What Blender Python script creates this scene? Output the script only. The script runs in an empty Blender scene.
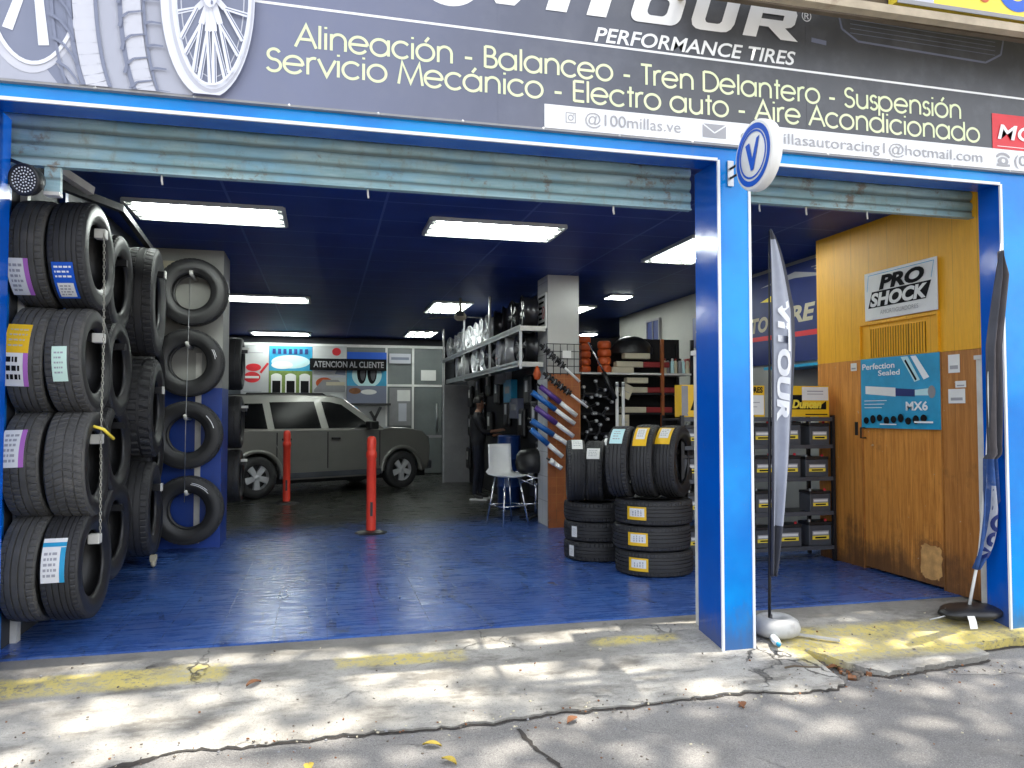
import bpy, bmesh, math, random
from mathutils import Vector, Matrix
random.seed(7)
R = math.radians
sc = bpy.context.scene
col = sc.collection
PI = math.pi

# ---------------------------------------------------------------- camera, sky, sun, exposure
F_PX = 769.0
cam = bpy.data.cameras.new('camera')
cam.sensor_fit = 'HORIZONTAL'; cam.sensor_width = 36.0; cam.lens = F_PX / 1024 * 36.0
cam.clip_start = 0.05; cam.clip_end = 1500
co = bpy.data.objects.new('camera', cam); col.objects.link(co)
co.location = (0, 0, 1.38)
co.rotation_euler = (R(90 + 2.17), 0, R(-13.738))
sc.camera = co

SUN_EL, SUN_ROT = 74.0, 96.0
w = bpy.data.worlds.new('World'); sc.world = w; w.use_nodes = True
nt = w.node_tree; nt.nodes.clear()
sky = nt.nodes.new('ShaderNodeTexSky'); sky.sky_type = 'NISHITA'; sky.sun_disc = False
sky.sun_elevation = R(SUN_EL); sky.sun_rotation = R(SUN_ROT)
sky.dust_density = 2.0; sky.air_density = 1.0; sky.ozone_density = 1.0
bg = nt.nodes.new('ShaderNodeBackground'); bg.inputs['Strength'].default_value = 0.15
out = nt.nodes.new('ShaderNodeOutputWorld')
hs = nt.nodes.new('ShaderNodeHueSaturation'); hs.inputs['Saturation'].default_value = 0.30
nt.links.new(sky.outputs[0], hs.inputs['Color']); nt.links.new(hs.outputs[0], bg.inputs[0]); nt.links.new(bg.outputs[0], out.inputs[0])
sd = bpy.data.lights.new('sun', 'SUN'); sd.energy = 2.8; sd.angle = R(0.7); sd.color = (1.0, 0.94, 0.83)
so = bpy.data.objects.new('sun', sd); col.objects.link(so)
dsun = Vector((math.sin(R(SUN_ROT)) * math.cos(R(SUN_EL)), math.cos(R(SUN_ROT)) * math.cos(R(SUN_EL)), math.sin(R(SUN_EL))))
so.rotation_euler = dsun.to_track_quat('Z', 'Y').to_euler(); so.location = (0, 0, 30)
sc.view_settings.view_transform = 'Standard'; sc.view_settings.look = 'None'
sc.view_settings.exposure = 2.05; sc.view_settings.gamma = 1.0; sc.view_settings.use_curve_mapping = False
cy = sc.cycles
cy.use_denoising = True; cy.max_bounces = 8; cy.diffuse_bounces = 4; cy.glossy_bounces = 4
cy.transmission_bounces = 4; cy.sample_clamp_indirect = 6.0; cy.caustics_reflective = False; cy.caustics_refractive = False
cy.use_adaptive_sampling = True; cy.adaptive_threshold = 0.02

# ---------------------------------------------------------------- materials
def nodes_of(name):
    m = bpy.data.materials.new(name); m.use_nodes = True
    return m, m.node_tree, m.node_tree.nodes['Principled BSDF']

def mat(name, c, rough=0.5, metal=0.0, var=0.15, scale=6.0, bump=0.0, bscale=60.0, spec=0.5, coat=0.0, c2=None, c2amt=0.5, space='Object', stretch=None, emit=0.0, vrough=0.0, sharp=0.12):
    """plain procedural paint: noise-modulated colour, optional patches of a second colour (dirt, rust), bump"""
    m, t, b = nodes_of(name)
    tc = t.nodes.new('ShaderNodeTexCoord')
    src = tc.outputs['Object']
    if space == 'World':
        g = t.nodes.new('ShaderNodeNewGeometry'); src = g.outputs['Position']
    if stretch:
        mp = t.nodes.new('ShaderNodeMapping'); mp.inputs['Scale'].default_value = stretch
        t.links.new(src, mp.inputs[0]); src = mp.outputs[0]
    n = t.nodes.new('ShaderNodeTexNoise'); n.inputs['Scale'].default_value = scale; n.inputs['Detail'].default_value = 6
    n.inputs['Roughness'].default_value = 0.6
    t.links.new(src, n.inputs['Vector'])
    r = t.nodes.new('ShaderNodeValToRGB')
    r.color_ramp.elements[0].position = 0.3; r.color_ramp.elements[1].position = 0.7
    r.color_ramp.elements[0].color = [max(0, x * (1 - var)) for x in c] + [1]
    r.color_ramp.elements[1].color = [min(1, x * (1 + var)) for x in c] + [1]
    t.links.new(n.outputs['Fac'], r.inputs[0])
    cout = r.outputs[0]
    if c2:
        n2 = t.nodes.new('ShaderNodeTexNoise'); n2.inputs['Scale'].default_value = scale * 0.37; n2.inputs['Detail'].default_value = 9
        n2.inputs['Roughness'].default_value = 0.68
        t.links.new(src, n2.inputs['Vector'])
        mr = t.nodes.new('ShaderNodeMapRange'); mr.inputs[1].default_value = 1 - c2amt; mr.inputs[2].default_value = 1 - c2amt + sharp
        t.links.new(n2.outputs['Fac'], mr.inputs[0])
        mx = t.nodes.new('ShaderNodeMix'); mx.data_type = 'RGBA'
        t.links.new(mr.outputs[0], mx.inputs['Factor']); t.links.new(cout, mx.inputs['A']); mx.inputs['B'].default_value = list(c2) + [1]
        cout = mx.outputs['Result']
    t.links.new(cout, b.inputs['Base Color'])
    b.inputs['Roughness'].default_value = rough; b.inputs['Metallic'].default_value = metal
    b.inputs['Specular IOR Level'].default_value = spec; b.inputs['Coat Weight'].default_value = coat
    if vrough:
        mr2 = t.nodes.new('ShaderNodeMapRange'); mr2.inputs[3].default_value = max(0.02, rough - vrough); mr2.inputs[4].default_value = rough + vrough
        t.links.new(n.outputs['Fac'], mr2.inputs[0]); t.links.new(mr2.outputs[0], b.inputs['Roughness'])
    if bump:
        n3 = t.nodes.new('ShaderNodeTexNoise'); n3.inputs['Scale'].default_value = bscale; n3.inputs['Detail'].default_value = 5
        t.links.new(src, n3.inputs['Vector'])
        bp = t.nodes.new('ShaderNodeBump'); bp.inputs['Strength'].default_value = bump; bp.inputs['Distance'].default_value = 0.01
        t.links.new(n3.outputs['Fac'], bp.inputs['Height']); t.links.new(bp.outputs[0], b.inputs['Normal'])
    if emit:
        b.inputs['Emission Color'].default_value = list(c) + [1]; b.inputs['Emission Strength'].default_value = emit
    return m

class NG:
    """tiny helper to write node maths"""
    def __init__(s, t): s.t = t
    def val(s, x, sock):
        if isinstance(x, (int, float)): sock.default_value = x
        else: s.t.links.new(x, sock)
    def m(s, op, a, b=0.0, c=0.0):
        n = s.t.nodes.new('ShaderNodeMath'); n.operation = op
        s.val(a, n.inputs[0]); s.val(b, n.inputs[1])
        if op in ('MULTIPLY_ADD', 'SMOOTH_MIN', 'COMPARE'): s.val(c, n.inputs[2])
        return n.outputs[0]
    def rng(s, x, a, b, c=0.0, d=1.0):
        n = s.t.nodes.new('ShaderNodeMapRange'); s.t.links.new(x, n.inputs[0])
        for i, v in zip((1, 2, 3, 4), (a, b, c, d)): n.inputs[i].default_value = v
        n.interpolation_type = 'SMOOTHSTEP'
        return n.outputs[0]
    def mix(s, f, a, b):
        n = s.t.nodes.new('ShaderNodeMix'); n.data_type = 'RGBA'
        s.val(f, n.inputs['Factor'])
        for x, k in ((a, 'A'), (b, 'B')):
            if isinstance(x, (tuple, list)): n.inputs[k].default_value = list(x)[:3] + [1]
            else: s.t.links.new(x, n.inputs[k])
        return n.outputs['Result']
    def noise(s, v, scale, detail=5, rough=0.6, dist=0.0):
        n = s.t.nodes.new('ShaderNodeTexNoise'); n.inputs['Scale'].default_value = scale
        n.inputs['Detail'].default_value = detail; n.inputs['Roughness'].default_value = rough; n.inputs['Distortion'].default_value = dist
        s.t.links.new(v, n.inputs['Vector']); return n.outputs['Fac']
    def pos(s):
        g = s.t.nodes.new('ShaderNodeNewGeometry'); return g.outputs['Position']
    def obj(s):
        g = s.t.nodes.new('ShaderNodeTexCoord'); return g.outputs['Object']
    def xyz(s, v):
        n = s.t.nodes.new('ShaderNodeSeparateXYZ'); s.t.links.new(v, n.inputs[0]); return n.outputs
    def scale(s, v, k):
        n = s.t.nodes.new('ShaderNodeMapping'); n.inputs['Scale'].default_value = k; s.t.links.new(v, n.inputs[0]); return n.outputs[0]
    def bump(s, h, strength, dist=0.01):
        n = s.t.nodes.new('ShaderNodeBump'); n.inputs['Strength'].default_value = strength; n.inputs['Distance'].default_value = dist
        s.t.links.new(h, n.inputs['Height']); return n.outputs[0]
    def line(s, x, period, width, shift=0.0):
        """1 on a thin line every period"""
        a = s.m('FRACT', s.m('DIVIDE', s.m('ADD', x, shift), period))
        return s.m('LESS_THAN', a, width / period)

def floor_mat():
    m, t, b = nodes_of('blue_floor_tile'); g = NG(t); p = g.pos(); X, Y, Z = g.xyz(p)
    n1 = g.noise(p, 1.3, 6); n2 = g.noise(g.scale(p, (1, 7, 1)), 3.0, 7, 0.7); n3 = g.noise(p, 22, 4)
    blue = g.mix(g.rng(n1, .3, .7), (0.030, 0.076, 0.27), (0.046, 0.122, 0.38))
    blue = g.mix(g.m('MULTIPLY', g.rng(n2, .50, .72), .55), blue, (0.14, 0.19, 0.34))        # scuffed streaks
    blue = g.mix(g.m('MULTIPLY', g.rng(n3, .64, .72), .35), blue, (0.20, 0.24, 0.36))
    n4 = g.noise(p, 4.5, 8, .7)
    blue = g.mix(g.m('MULTIPLY', g.rng(n4, .6, .72), .6), blue, (0.006, 0.02, 0.09))
    st = g.rng(g.noise(g.scale(p, (2.2, .5, 1)), 1.6, 6, .7, 1.5), .55, .63)          # dark tyre rub marks
    blue = g.mix(g.m('MULTIPLY', st, .45), blue, (0.008, 0.014, 0.04))
    sp_ = g.rng(g.noise(p, 3.1, 3), .66, .72)
    blue = g.mix(g.m('MULTIPLY', sp_, .8), blue, (0.05, 0.055, 0.05))
    n6 = g.rng(g.noise(p, 40, 2), .74, .77)
    blue = g.mix(g.m('MULTIPLY', n6, .6), blue, (0.30, 0.33, 0.38))
    gx = g.line(X, .33, .006, 30); gy = g.line(Y, .33, .006, 30)
    gr = g.m('MAXIMUM', gx, gy)
    blue = g.mix(g.m('MULTIPLY', gr, .5), blue, (0.01, 0.03, 0.12))
    grey = g.mix(g.rng(n2, .35, .7), (0.022, 0.024, 0.020), (0.06, 0.062, 0.05))
    edge = g.m('ADD', Y, g.m('MULTIPLY', g.m('SUBTRACT', n4, .5), 2.2))
    edge = g.m('ADD', edge, g.m('MULTIPLY', X, -.12))
    f = g.rng(edge, 8.8, 10.2)
    t.links.new(g.mix(f, blue, grey), b.inputs['Base Color'])
    rr = g.rng(n2, .3, .75, .17, .46)
    t.links.new(rr, b.inputs['Roughness'])
    t.links.new(g.bump(g.m('ADD', g.m('MULTIPLY', n3, .3), g.m('MULTIPLY', gr, -1.0)), .12, .004), b.inputs['Normal'])
    b.inputs['Specular IOR Level'].default_value = .5
    return m

def apron_mat():
    m, t, b = nodes_of('old_concrete_apron'); g = NG(t); p = g.pos(); X, Y, Z = g.xyz(p)
    n1 = g.noise(p, 1.1, 8, .65); n2 = g.noise(p, 7, 8, .7); n3 = g.noise(p, 60, 4, .7); n4 = g.noise(g.scale(p, (1, 2.5, 1)), 2.6, 8, .7)
    c = g.mix(g.rng(n1, .3, .7), (0.22, 0.21, 0.19), (0.46, 0.44, 0.395))
    c = g.mix(g.m('MULTIPLY', g.rng(n4, .46, .66), .80), c, (0.125, 0.115, 0.098))
    c = g.mix(g.m('MULTIPLY', g.rng(n2, .56, .75), .4), c, (0.18, 0.17, 0.155))
    c = g.mix(g.m('MULTIPLY', g.rng(n3, .52, .70), .45), c, (0.12, 0.113, 0.105))
    n7 = g.noise(p, 170, 2, .6); c = g.mix(g.m('MULTIPLY', g.rng(n7, .60, .68), .5), c, (0.07, 0.066, 0.06))
    c = g.mix(g.m('MULTIPLY', g.rng(g.noise(p, 24, 6, .8), .60, .70), .35), c, (0.62, 0.60, 0.55))
    # dark strip along the shop floor
    strip = g.m('MULTIPLY', g.rng(g.m('ADD', Y, g.m('MULTIPLY', n2, .2)), 4.78, 4.9), .6)
    c = g.mix(strip, c, (0.16, 0.15, 0.13))
    # worn yellow kerb paint
    yw = g.m('ADD', Y, g.m('MULTIPLY', g.m('SUBTRACT', n2, .5), .12))
    def band(x0, x1, y0, y1, s=.06):
        a = g.m('MULTIPLY', g.rng(g.m('ADD', X, g.m('MULTIPLY', g.m('SUBTRACT', n2, .5), .3)), x0, x0 + .08), g.rng(X, x1 + .08, x1))
        return g.m('MULTIPLY', a, g.m('MULTIPLY', g.rng(yw, y0, y0 + s), g.rng(yw, y1 + s, y1)))
    bb = g.m('MAXIMUM', band(-1.9, -.55, 4.42, 4.63), band(.04, .78, 4.46, 4.6))
    bb = g.m('MAXIMUM', bb, band(1.62, 2.15, 4.5, 4.6)); bb = g.m('MAXIMUM', bb, band(2.74, 6.0, 4.02, 4.5, .12))
    wear = g.m('MULTIPLY', g.rng(g.noise(p, 26, 8, .8), .50, .60, .95, .12), g.rng(g.noise(p, 3.5, 6, .7), .42, .62, 1.0, .45))
    c = g.mix(g.m('MULTIPLY', bb, wear), c, (0.60, 0.49, 0.14))
    # hairline cracks
    v = t.nodes.new('ShaderNodeTexVoronoi'); v.feature = 'DISTANCE_TO_EDGE'; v.inputs['Scale'].default_value = .75
    wv = t.nodes.new('ShaderNodeVectorMath'); wv.operation = 'ADD'
    cn = t.nodes.new('ShaderNodeTexNoise'); cn.inputs['Scale'].default_value = 4; cn.inputs['Detail'].default_value = 6; t.links.new(p, cn.inputs['Vector'])
    sc_ = t.nodes.new('ShaderNodeVectorMath'); sc_.operation = 'SCALE'; sc_.inputs['Scale'].default_value = .35
    t.links.new(cn.outputs['Color'], sc_.inputs[0]); t.links.new(p, wv.inputs[0]); t.links.new(sc_.outputs[0], wv.inputs[1]); t.links.new(wv.outputs[0], v.inputs['Vector'])
    ck = g.m('MULTIPLY', g.rng(g.m('SUBTRACT', v.outputs['Distance'], g.m('MULTIPLY', g.rng(n2, .5, .8), .02)), .006, .0), g.rng(n1, .5, .6))
    c = g.mix(g.m('MULTIPLY', ck, .8), c, (0.03, 0.028, 0.025))
    t.links.new(c, b.inputs['Base Color']); b.inputs['Roughness'].default_value = .88
    h = g.m('ADD', g.m('MULTIPLY', n2, .8), g.m('ADD', g.m('MULTIPLY', n3, .35), g.m('MULTIPLY', ck, -1.5)))
    t.links.new(g.bump(h, .75, .016), b.inputs['Normal'])
    return m

def street_mat():
    m, t, b = nodes_of('worn_street_paving'); g = NG(t); p = g.pos(); X, Y, Z = g.xyz(p)
    n1 = g.noise(p, .8, 8, .65); n2 = g.noise(p, 9, 7, .7); n3 = g.noise(p, 120, 3, .7)
    c = g.mix(g.rng(n1, .3, .7), (0.16, 0.153, 0.145), (0.265, 0.253, 0.238))
    c = g.mix(g.m('MULTIPLY', g.rng(n2, .5, .75), .45), c, (0.13, 0.125, 0.12))
    c = g.mix(g.m('MULTIPLY', g.rng(n3, .5, .66), .55), c, (0.36, 0.35, 0.33))
    n7 = g.noise(p, 190, 2, .6); c = g.mix(g.m('MULTIPLY', g.rng(n7, .54, .62), .6), c, (0.06, 0.058, 0.055))
    c = g.mix(g.m('MULTIPLY', g.rng(g.noise(p, 2.3, 7, .75), .52, .68), .4), c, (0.10, 0.095, 0.088))
    v = t.nodes.new('ShaderNodeTexVoronoi'); v.feature = 'DISTANCE_TO_EDGE'; v.inputs['Scale'].default_value = .45
    wv = t.nodes.new('ShaderNodeVectorMath'); wv.operation = 'ADD'
    cn = t.nodes.new('ShaderNodeTexNoise'); cn.inputs['Scale'].default_value = 3; cn.inputs['Detail'].default_value = 6; t.links.new(p, cn.inputs['Vector'])
    sc_ = t.nodes.new('ShaderNodeVectorMath'); sc_.operation = 'SCALE'; sc_.inputs['Scale'].default_value = .4
    t.links.new(cn.outputs['Color'], sc_.inputs[0]); t.links.new(p, wv.inputs[0]); t.links.new(sc_.outputs[0], wv.inputs[1]); t.links.new(wv.outputs[0], v.inputs['Vector'])
    ck = g.m('MULTIPLY', g.rng(v.outputs['Distance'], .006, .001), g.rng(n1, .5, .62))
    c = g.mix(g.m('MULTIPLY', ck, .8), c, (0.03, 0.03, 0.03))
    t.links.new(c, b.inputs['Base Color']); b.inputs['Roughness'].default_value = .9
    t.links.new(g.bump(g.m('ADD', g.m('MULTIPLY', n3, .5), g.m('ADD', n2, g.m('MULTIPLY', ck, -1.5))), .5, .008), b.inputs['Normal'])
    return m

def ceiling_mat():
    m, t, b = nodes_of('blue_ceiling_panel'); g = NG(t); p = g.pos(); X, Y, Z = g.xyz(p)
    n1 = g.noise(p, 2.0, 5)
    c = g.mix(g.rng(n1, .3, .7), (0.008, 0.034, 0.20), (0.011, 0.046, 0.26))
    ln = g.m('MAXIMUM', g.line(X, 1.22, .022, 31.26), g.line(Y, .61, .022, 30.42))
    c = g.mix(ln, c, (0.06, 0.11, 0.36))
    t.links.new(c, b.inputs['Base Color']); b.inputs['Roughness'].default_value = .5; b.inputs['Specular IOR Level'].default_value = .25
    t.links.new(g.bump(ln, .4, .006), b.inputs['Normal'])
    return m

def shutter_mat():
    m, t, b = nodes_of('weathered_shutter_paint'); g = NG(t); p = g.pos()
    n1 = g.noise(g.scale(p, (.6, 1, 5)), 2.2, 8, .7); n2 = g.noise(g.scale(p, (1, 1, .4)), 14, 6, .7); n3 = g.noise(p, 5, 8, .75)
    c = g.mix(g.rng(n1, .3, .72), (0.20, 0.36, 0.40), (0.40, 0.57, 0.61))
    c = g.mix(g.m('MULTIPLY', g.rng(n2, .50, .70), .55), c, (0.26, 0.25, 0.19))
    c = g.mix(g.m('MULTIPLY', g.rng(n3, .56, .66), .75), c, (0.20, 0.125, 0.07))
    n4 = g.noise(g.scale(p, (.8, 1, 1.5)), 1.7, 4)
    c = g.mix(g.m('MULTIPLY', g.rng(n4, .54, .66), .6), c, (0.22, 0.46, 0.62))
    zz = g.m('FRACT', g.m('DIVIDE', g.m('ADD', g.xyz(g.obj())[2], -.05), .085))
    gl = g.m('MAXIMUM', g.rng(zz, .18, .02), g.rng(zz, .80, .98))
    c = g.mix(g.m('MULTIPLY', gl, .65), c, (0.07, 0.085, 0.075))
    t.links.new(c, b.inputs['Base Color']); b.inputs['Roughness'].default_value = .5
    return m

def wood_mat(name, c1, c2, dirt=0.6):
    m, t, b = nodes_of(name); g = NG(t); p = g.pos(); X, Y, Z = g.xyz(p)
    st = g.noise(g.scale(p, (1, 9, .55)), 3.0, 8, .7, 1.2); fine = g.noise(g.scale(p, (1, 60, 2)), 4.0, 4); n2 = g.noise(p, 3.0, 8, .7)
    c = g.mix(g.rng(st, .3, .7), c1, c2)
    c = g.mix(g.m('MULTIPLY', g.rng(fine, .5, .7), .3), c, tuple(x * .5 for x in c1))
    if dirt:
        low = g.m('ADD', Z, g.m('MULTIPLY', g.m('SUBTRACT', n2, .5), -1.1))
        low = g.m('ADD', low, g.m('MULTIPLY', g.m('SUBTRACT', st, .5), .45))
        c = g.mix(g.m('MULTIPLY', g.rng(low, .46, .02), dirt * .85), c, (0.05, 0.03, 0.018))
        c = g.mix(g.m('MULTIPLY', g.rng(n2, .58, .7), .4 * dirt), c, (0.09, 0.045, 0.02))
        c = g.mix(g.m('MULTIPLY', g.rng(g.noise(p, 17, 3), .70, .73), .7), c, (0.5, 0.45, 0.38))
    pl_ = g.line(Y, .235, .004, 30.1)
    c = g.mix(g.m('MULTIPLY', pl_, .55), c, tuple(x * .3 for x in c1))
    t.links.new(c, b.inputs['Base Color']); b.inputs['Roughness'].default_value = .5
    t.links.new(g.bump(fine, .15, .003), b.inputs['Normal'])
    return m

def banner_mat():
    # printed vinyl: slate grey print with a mesh pattern; sky reflection painted bluer at left
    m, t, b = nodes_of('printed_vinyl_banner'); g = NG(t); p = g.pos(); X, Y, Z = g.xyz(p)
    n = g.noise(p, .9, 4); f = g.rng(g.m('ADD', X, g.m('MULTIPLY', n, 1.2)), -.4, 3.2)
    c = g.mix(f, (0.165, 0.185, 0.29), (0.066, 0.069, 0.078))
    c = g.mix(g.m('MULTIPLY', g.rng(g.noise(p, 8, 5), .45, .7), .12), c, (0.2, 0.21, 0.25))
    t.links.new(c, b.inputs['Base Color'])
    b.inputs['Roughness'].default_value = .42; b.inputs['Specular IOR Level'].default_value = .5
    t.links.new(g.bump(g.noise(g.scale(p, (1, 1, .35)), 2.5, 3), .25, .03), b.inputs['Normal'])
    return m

def alu_panel(name, c1, c2):
    m, t, b = nodes_of(name); g = NG(t); p = g.pos()
    n = g.noise(p, 1.2, 4); n2 = g.noise(p, 30, 5, .7)
    c = g.mix(g.rng(n, .3, .7), c1, c2)  # cloudy reflections painted in as patches of lighter blue
    c = g.mix(g.m('MULTIPLY', g.rng(n2, .62, .75), .18), c, (.2, .25, .3))
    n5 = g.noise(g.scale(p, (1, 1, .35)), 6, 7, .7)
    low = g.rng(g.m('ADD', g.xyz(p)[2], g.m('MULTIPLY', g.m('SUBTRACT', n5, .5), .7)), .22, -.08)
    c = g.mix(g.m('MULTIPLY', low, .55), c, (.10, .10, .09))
    c = g.mix(g.m('MULTIPLY', g.rng(n5, .62, .74), .22), c, (.12, .14, .17))
    t.links.new(c, b.inputs['Base Color']); b.inputs['Roughness'].default_value = .16
    b.inputs['Coat Weight'].default_value = 0.0; b.inputs['Specular IOR Level'].default_value = .35
    t.links.new(g.bump(g.noise(p, 1.6, 3), .22, .03), b.inputs['Normal'])
    return m

M = {}
M['floor'] = floor_mat(); M['apron'] = apron_mat(); M['street'] = street_mat(); M['ceiling'] = ceiling_mat(); M['shutter'] = shutter_mat()
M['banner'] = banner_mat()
M['blue_lit'] = alu_panel('blue_composite_panel_lit', (0.0, 0.17, 0.58), (0.0, 0.29, 0.74))
M['blue_shaded'] = alu_panel('blue_composite_panel_shaded', (0.0, 0.075, 0.42), (0.0, 0.09, 0.50))  # same cladding as the front, with the shade of the returns painted in
M['trim'] = mat('white_trim', (.78, .80, .82), .35, var=.05)
M['white_wall'] = mat('white_painted_wall', (.34, .34, .315), .7, var=.08, scale=2, c2=(.3, .29, .26), c2amt=.40, space='World')
M['dark_wall'] = mat('dark_grey_wall', (.03, .033, .04), .7, var=.2, scale=2, space='World')
M['blue_wall'] = mat('blue_painted_wall', (.008, .05, .30), .35, var=.15, scale=2, space='World', c2=(.02, .05, .2), c2amt=.42)
M['blue_bright_wall'] = mat('bright_blue_wall', (.004, .16, .62), .3, var=.1, scale=2, space='World')
M['facade'] = mat('rendered_facade', (.42, .40, .36), .85, var=.15, scale=3, bump=.3, space='World')
M['yellow_panel'] = wood_mat('yellow_painted_panel', (0.76, 0.36, 0.008), (0.86, 0.44, 0.016), 0)
M['wood'] = wood_mat('varnished_plywood', (0.46, 0.165, 0.024), (0.70, 0.30, 0.058), .9)
M['wood_dark'] = wood_mat('darker_wood_frame', (0.33, 0.12, 0.022), (0.52, 0.22, 0.05), .75)
M['wood_raw'] = mat('raw_patched_wood', (.60, .33, .11), .8, var=.25, scale=14)
M['rubber'] = mat('tyre_rubber', (.026, .026, .027), .62, var=.25, scale=9, bump=.12, bscale=160, spec=.45, vrough=.08)
M['rubber_dust'] = mat('dusty_tyre_rubber', (.062, .061, .058), .7, var=.3, scale=7, bump=.15, bscale=140, c2=(.10, .094, .085), c2amt=.45)
M['rubber_side'] = mat('tyre_sidewall_rubber', (.015, .015, .016), .42, var=.2, scale=12, spec=.5, vrough=.06)
M['white'] = mat('white_plastic', (.78, .78, .76), .45, var=.05)
M['paper'] = mat('white_paper', (.74, .74, .72), .6, var=.04)
M['poster_paper'] = mat('printed_poster_paper', (.50, .51, .51), .5, var=.06, scale=4)
M['dirty_white'] = mat('chipped_white_paint', (.60, .59, .55), .5, var=.12, scale=8, c2=(.25, .2, .15), c2amt=.36)
M['black'] = mat('black_plastic', (.012, .012, .013), .42, var=.2)
M['black_matt'] = mat('black_matt', (.010, .010, .012), .8, var=.3)
M['dark_grey'] = mat('dark_grey_plastic', (.06, .065, .075), .45, var=.2)
M['mid_grey'] = mat('mid_grey', (.25, .25, .26), .5, var=.1)
M['ink'] = mat('black_ink', (.009, .009, .010), .75, var=.1, spec=.12)
M['letter_white'] = mat('white_print', (.80, .81, .82), .5, var=.03)
M['letter_cream'] = mat('pale_cream_print', (.68, .74, .46), .5, var=.03)
M['letter_grey'] = mat('grey_print', (.33, .33, .35), .5, var=.05)
M['band_white'] = mat('white_vinyl_band', (.74, .75, .77), .45, var=.03)
M['yellow'] = mat('yellow_print', (.80, .48, .01), .45, var=.06)
M['lemon'] = mat('lemon_sign_yellow', (.85, .66, .06), .45, var=.05)
M['sky_print'] = mat('sky_blue_print', (.02, .30, .52), .35, var=.15, scale=5)
M['blue_print'] = mat('blue_print', (.006, .09, .52), .45, var=.06)
M['navy_print'] = mat('navy_print', (.006, .02, .13), .45, var=.1)
M['red_print'] = mat('red_print', (.62, .02, .03), .45, var=.08)
M['purple_print'] = mat('lilac_print', (.42, .14, .48), .5, var=.06)
M['green_print'] = mat('pale_green_print', (.58, .78, .66), .5, var=.05)
M['cyan_print'] = mat('pale_cyan_print', (.50, .74, .76), .5, var=.05)
M['green_dark'] = mat('field_green_print', (.16, .24, .05), .5, var=.35, scale=9)
M['lav1'] = mat('lavender_print', (.37, .385, .46), .42, var=.05, scale=2)
M['lav2'] = mat('pale_lavender_print', (.51, .52, .585), .42, var=.05, scale=2)
M['lav3'] = mat('slate_lavender_print', (.17, .19, .27), .42, var=.05, scale=2)
M['lav4'] = mat('near_white_lavender_print', (.68, .70, .78), .42, var=.03)
M['chrome'] = mat('chrome', (.72, .72, .74), .18, 1.0, var=.05)
M['steel'] = mat('galvanised_steel', (.42, .43, .44), .4, .8, var=.15, scale=12)
M['alloy'] = mat('alloy_wheel_silver', (.60, .61, .63), .3, .25, var=.05)
M['alloy_dark'] = mat('alloy_wheel_dark', (.05, .05, .055), .3, .7, var=.1)
M['black_steel'] = mat('black_painted_steel', (.016, .016, .018), .4, .3, var=.2, scale=10)
M['blue_steel'] = mat('blue_painted_steel', (.01, .06, .28), .4, var=.2, scale=8, c2=(.03, .03, .04), c2amt=.38)
M['beige_steel'] = mat('beige_angle_iron', (.42, .35, .25), .6, var=.2, scale=6, c2=(.16, .09, .05), c2amt=.42)
M['brown_dark'] = mat('brown_soffit', (.10, .075, .05), .8, var=.25)
M['orange'] = mat('red_orange_plastic', (.85, .06, .03), .4, var=.06)
M['rust_orange'] = mat('orange_parts', (.52, .085, .015), .5, var=.2, scale=12)
M['pegboard'] = mat('orange_wood_board', (.30, .085, .02), .5, var=.25, scale=6)
M['cream'] = mat('cream_card', (.52, .47, .34), .6, var=.1)
M['red_card'] = mat('red_card', (.25, .02, .02), .5, var=.15)
M['shock_blue'] = mat('blue_shock_body', (.015, .11, .36), .3, var=.1)
M['shock_purple'] = mat('purple_shock_body', (.09, .04, .22), .3, var=.1)
M['car_paint'] = mat('grey_beige_car_paint', (.215, .212, .195), .30, .35, var=.03, coat=.25)
M['glass_dark'] = mat('tinted_car_glass', (.004, .0045, .005), .16, var=.05, spec=.08)
M['glass_grey'] = mat('frosted_grey_glass', (.16, .18, .18), .25, var=.12, scale=2)
M['tile_white'] = None
M['drum'] = mat('blue_drum_plastic', (.008, .035, .16), .35, var=.1)
M['skin'] = mat('skin', (.24, .115, .07), .5, var=.1, scale=20)
M['cloth_black'] = mat('black_cloth', (.012, .012, .016), .85, var=.3, scale=20)
M['cloth_navy'] = mat('navy_trousers', (.012, .015, .028), .85, var=.3, scale=20)
M['hair'] = mat('dark_hair', (.010, .008, .007), .6, var=.2, scale=40)
M['flag_silver'] = mat('silver_flag_cloth', (.33, .35, .41), .7, var=.1, scale=8)
M['flag_dark'] = mat('charcoal_flag_cloth', (.05, .052, .065), .75, var=.2, scale=8)
M['flag_blue'] = mat('blue_flag_cloth', (.025, .075, .24), .75, var=.3, scale=10, c2=(.18, .22, .34), c2amt=.46)
M['flag_brown'] = mat('grey_brown_flag_cloth', (.09, .08, .085), .75, var=.2, scale=8)
M['grey_base'] = mat('grey_worn_plastic', (.40, .40, .39), .6, var=.12, scale=9, c2=(.25, .24, .22), c2amt=.42)
M['leaf'] = mat('tree_leaf', (.06, .11, .025), .5, var=.5, scale=3)
M['bark'] = mat('tree_bark', (.12, .09, .065), .9, var=.4, scale=9, bump=.8, bscale=20)
M['dry_leaf'] = mat('dry_yellow_leaf', (.50, .36, .05), .6, var=.3, scale=20)
M['brown_leaf'] = mat('dry_brown_leaf', (.20, .08, .03), .7, var=.3, scale=20)
M['rubble'] = mat('broken_rubble', (.13, .11, .09), .9, var=.4, scale=12, bump=.6, bscale=40)
M['joint'] = mat('joint_dirt_and_edge_shade', (.035, .03, .026), .95, var=.4, scale=30)
M['rope'] = mat('galvanised_chain', (.36, .35, .30), .5, .4, var=.2)
M['lamp_pan'] = mat('white_enamel_reflector', (.50, .52, .50), .4, var=.02)
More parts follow.
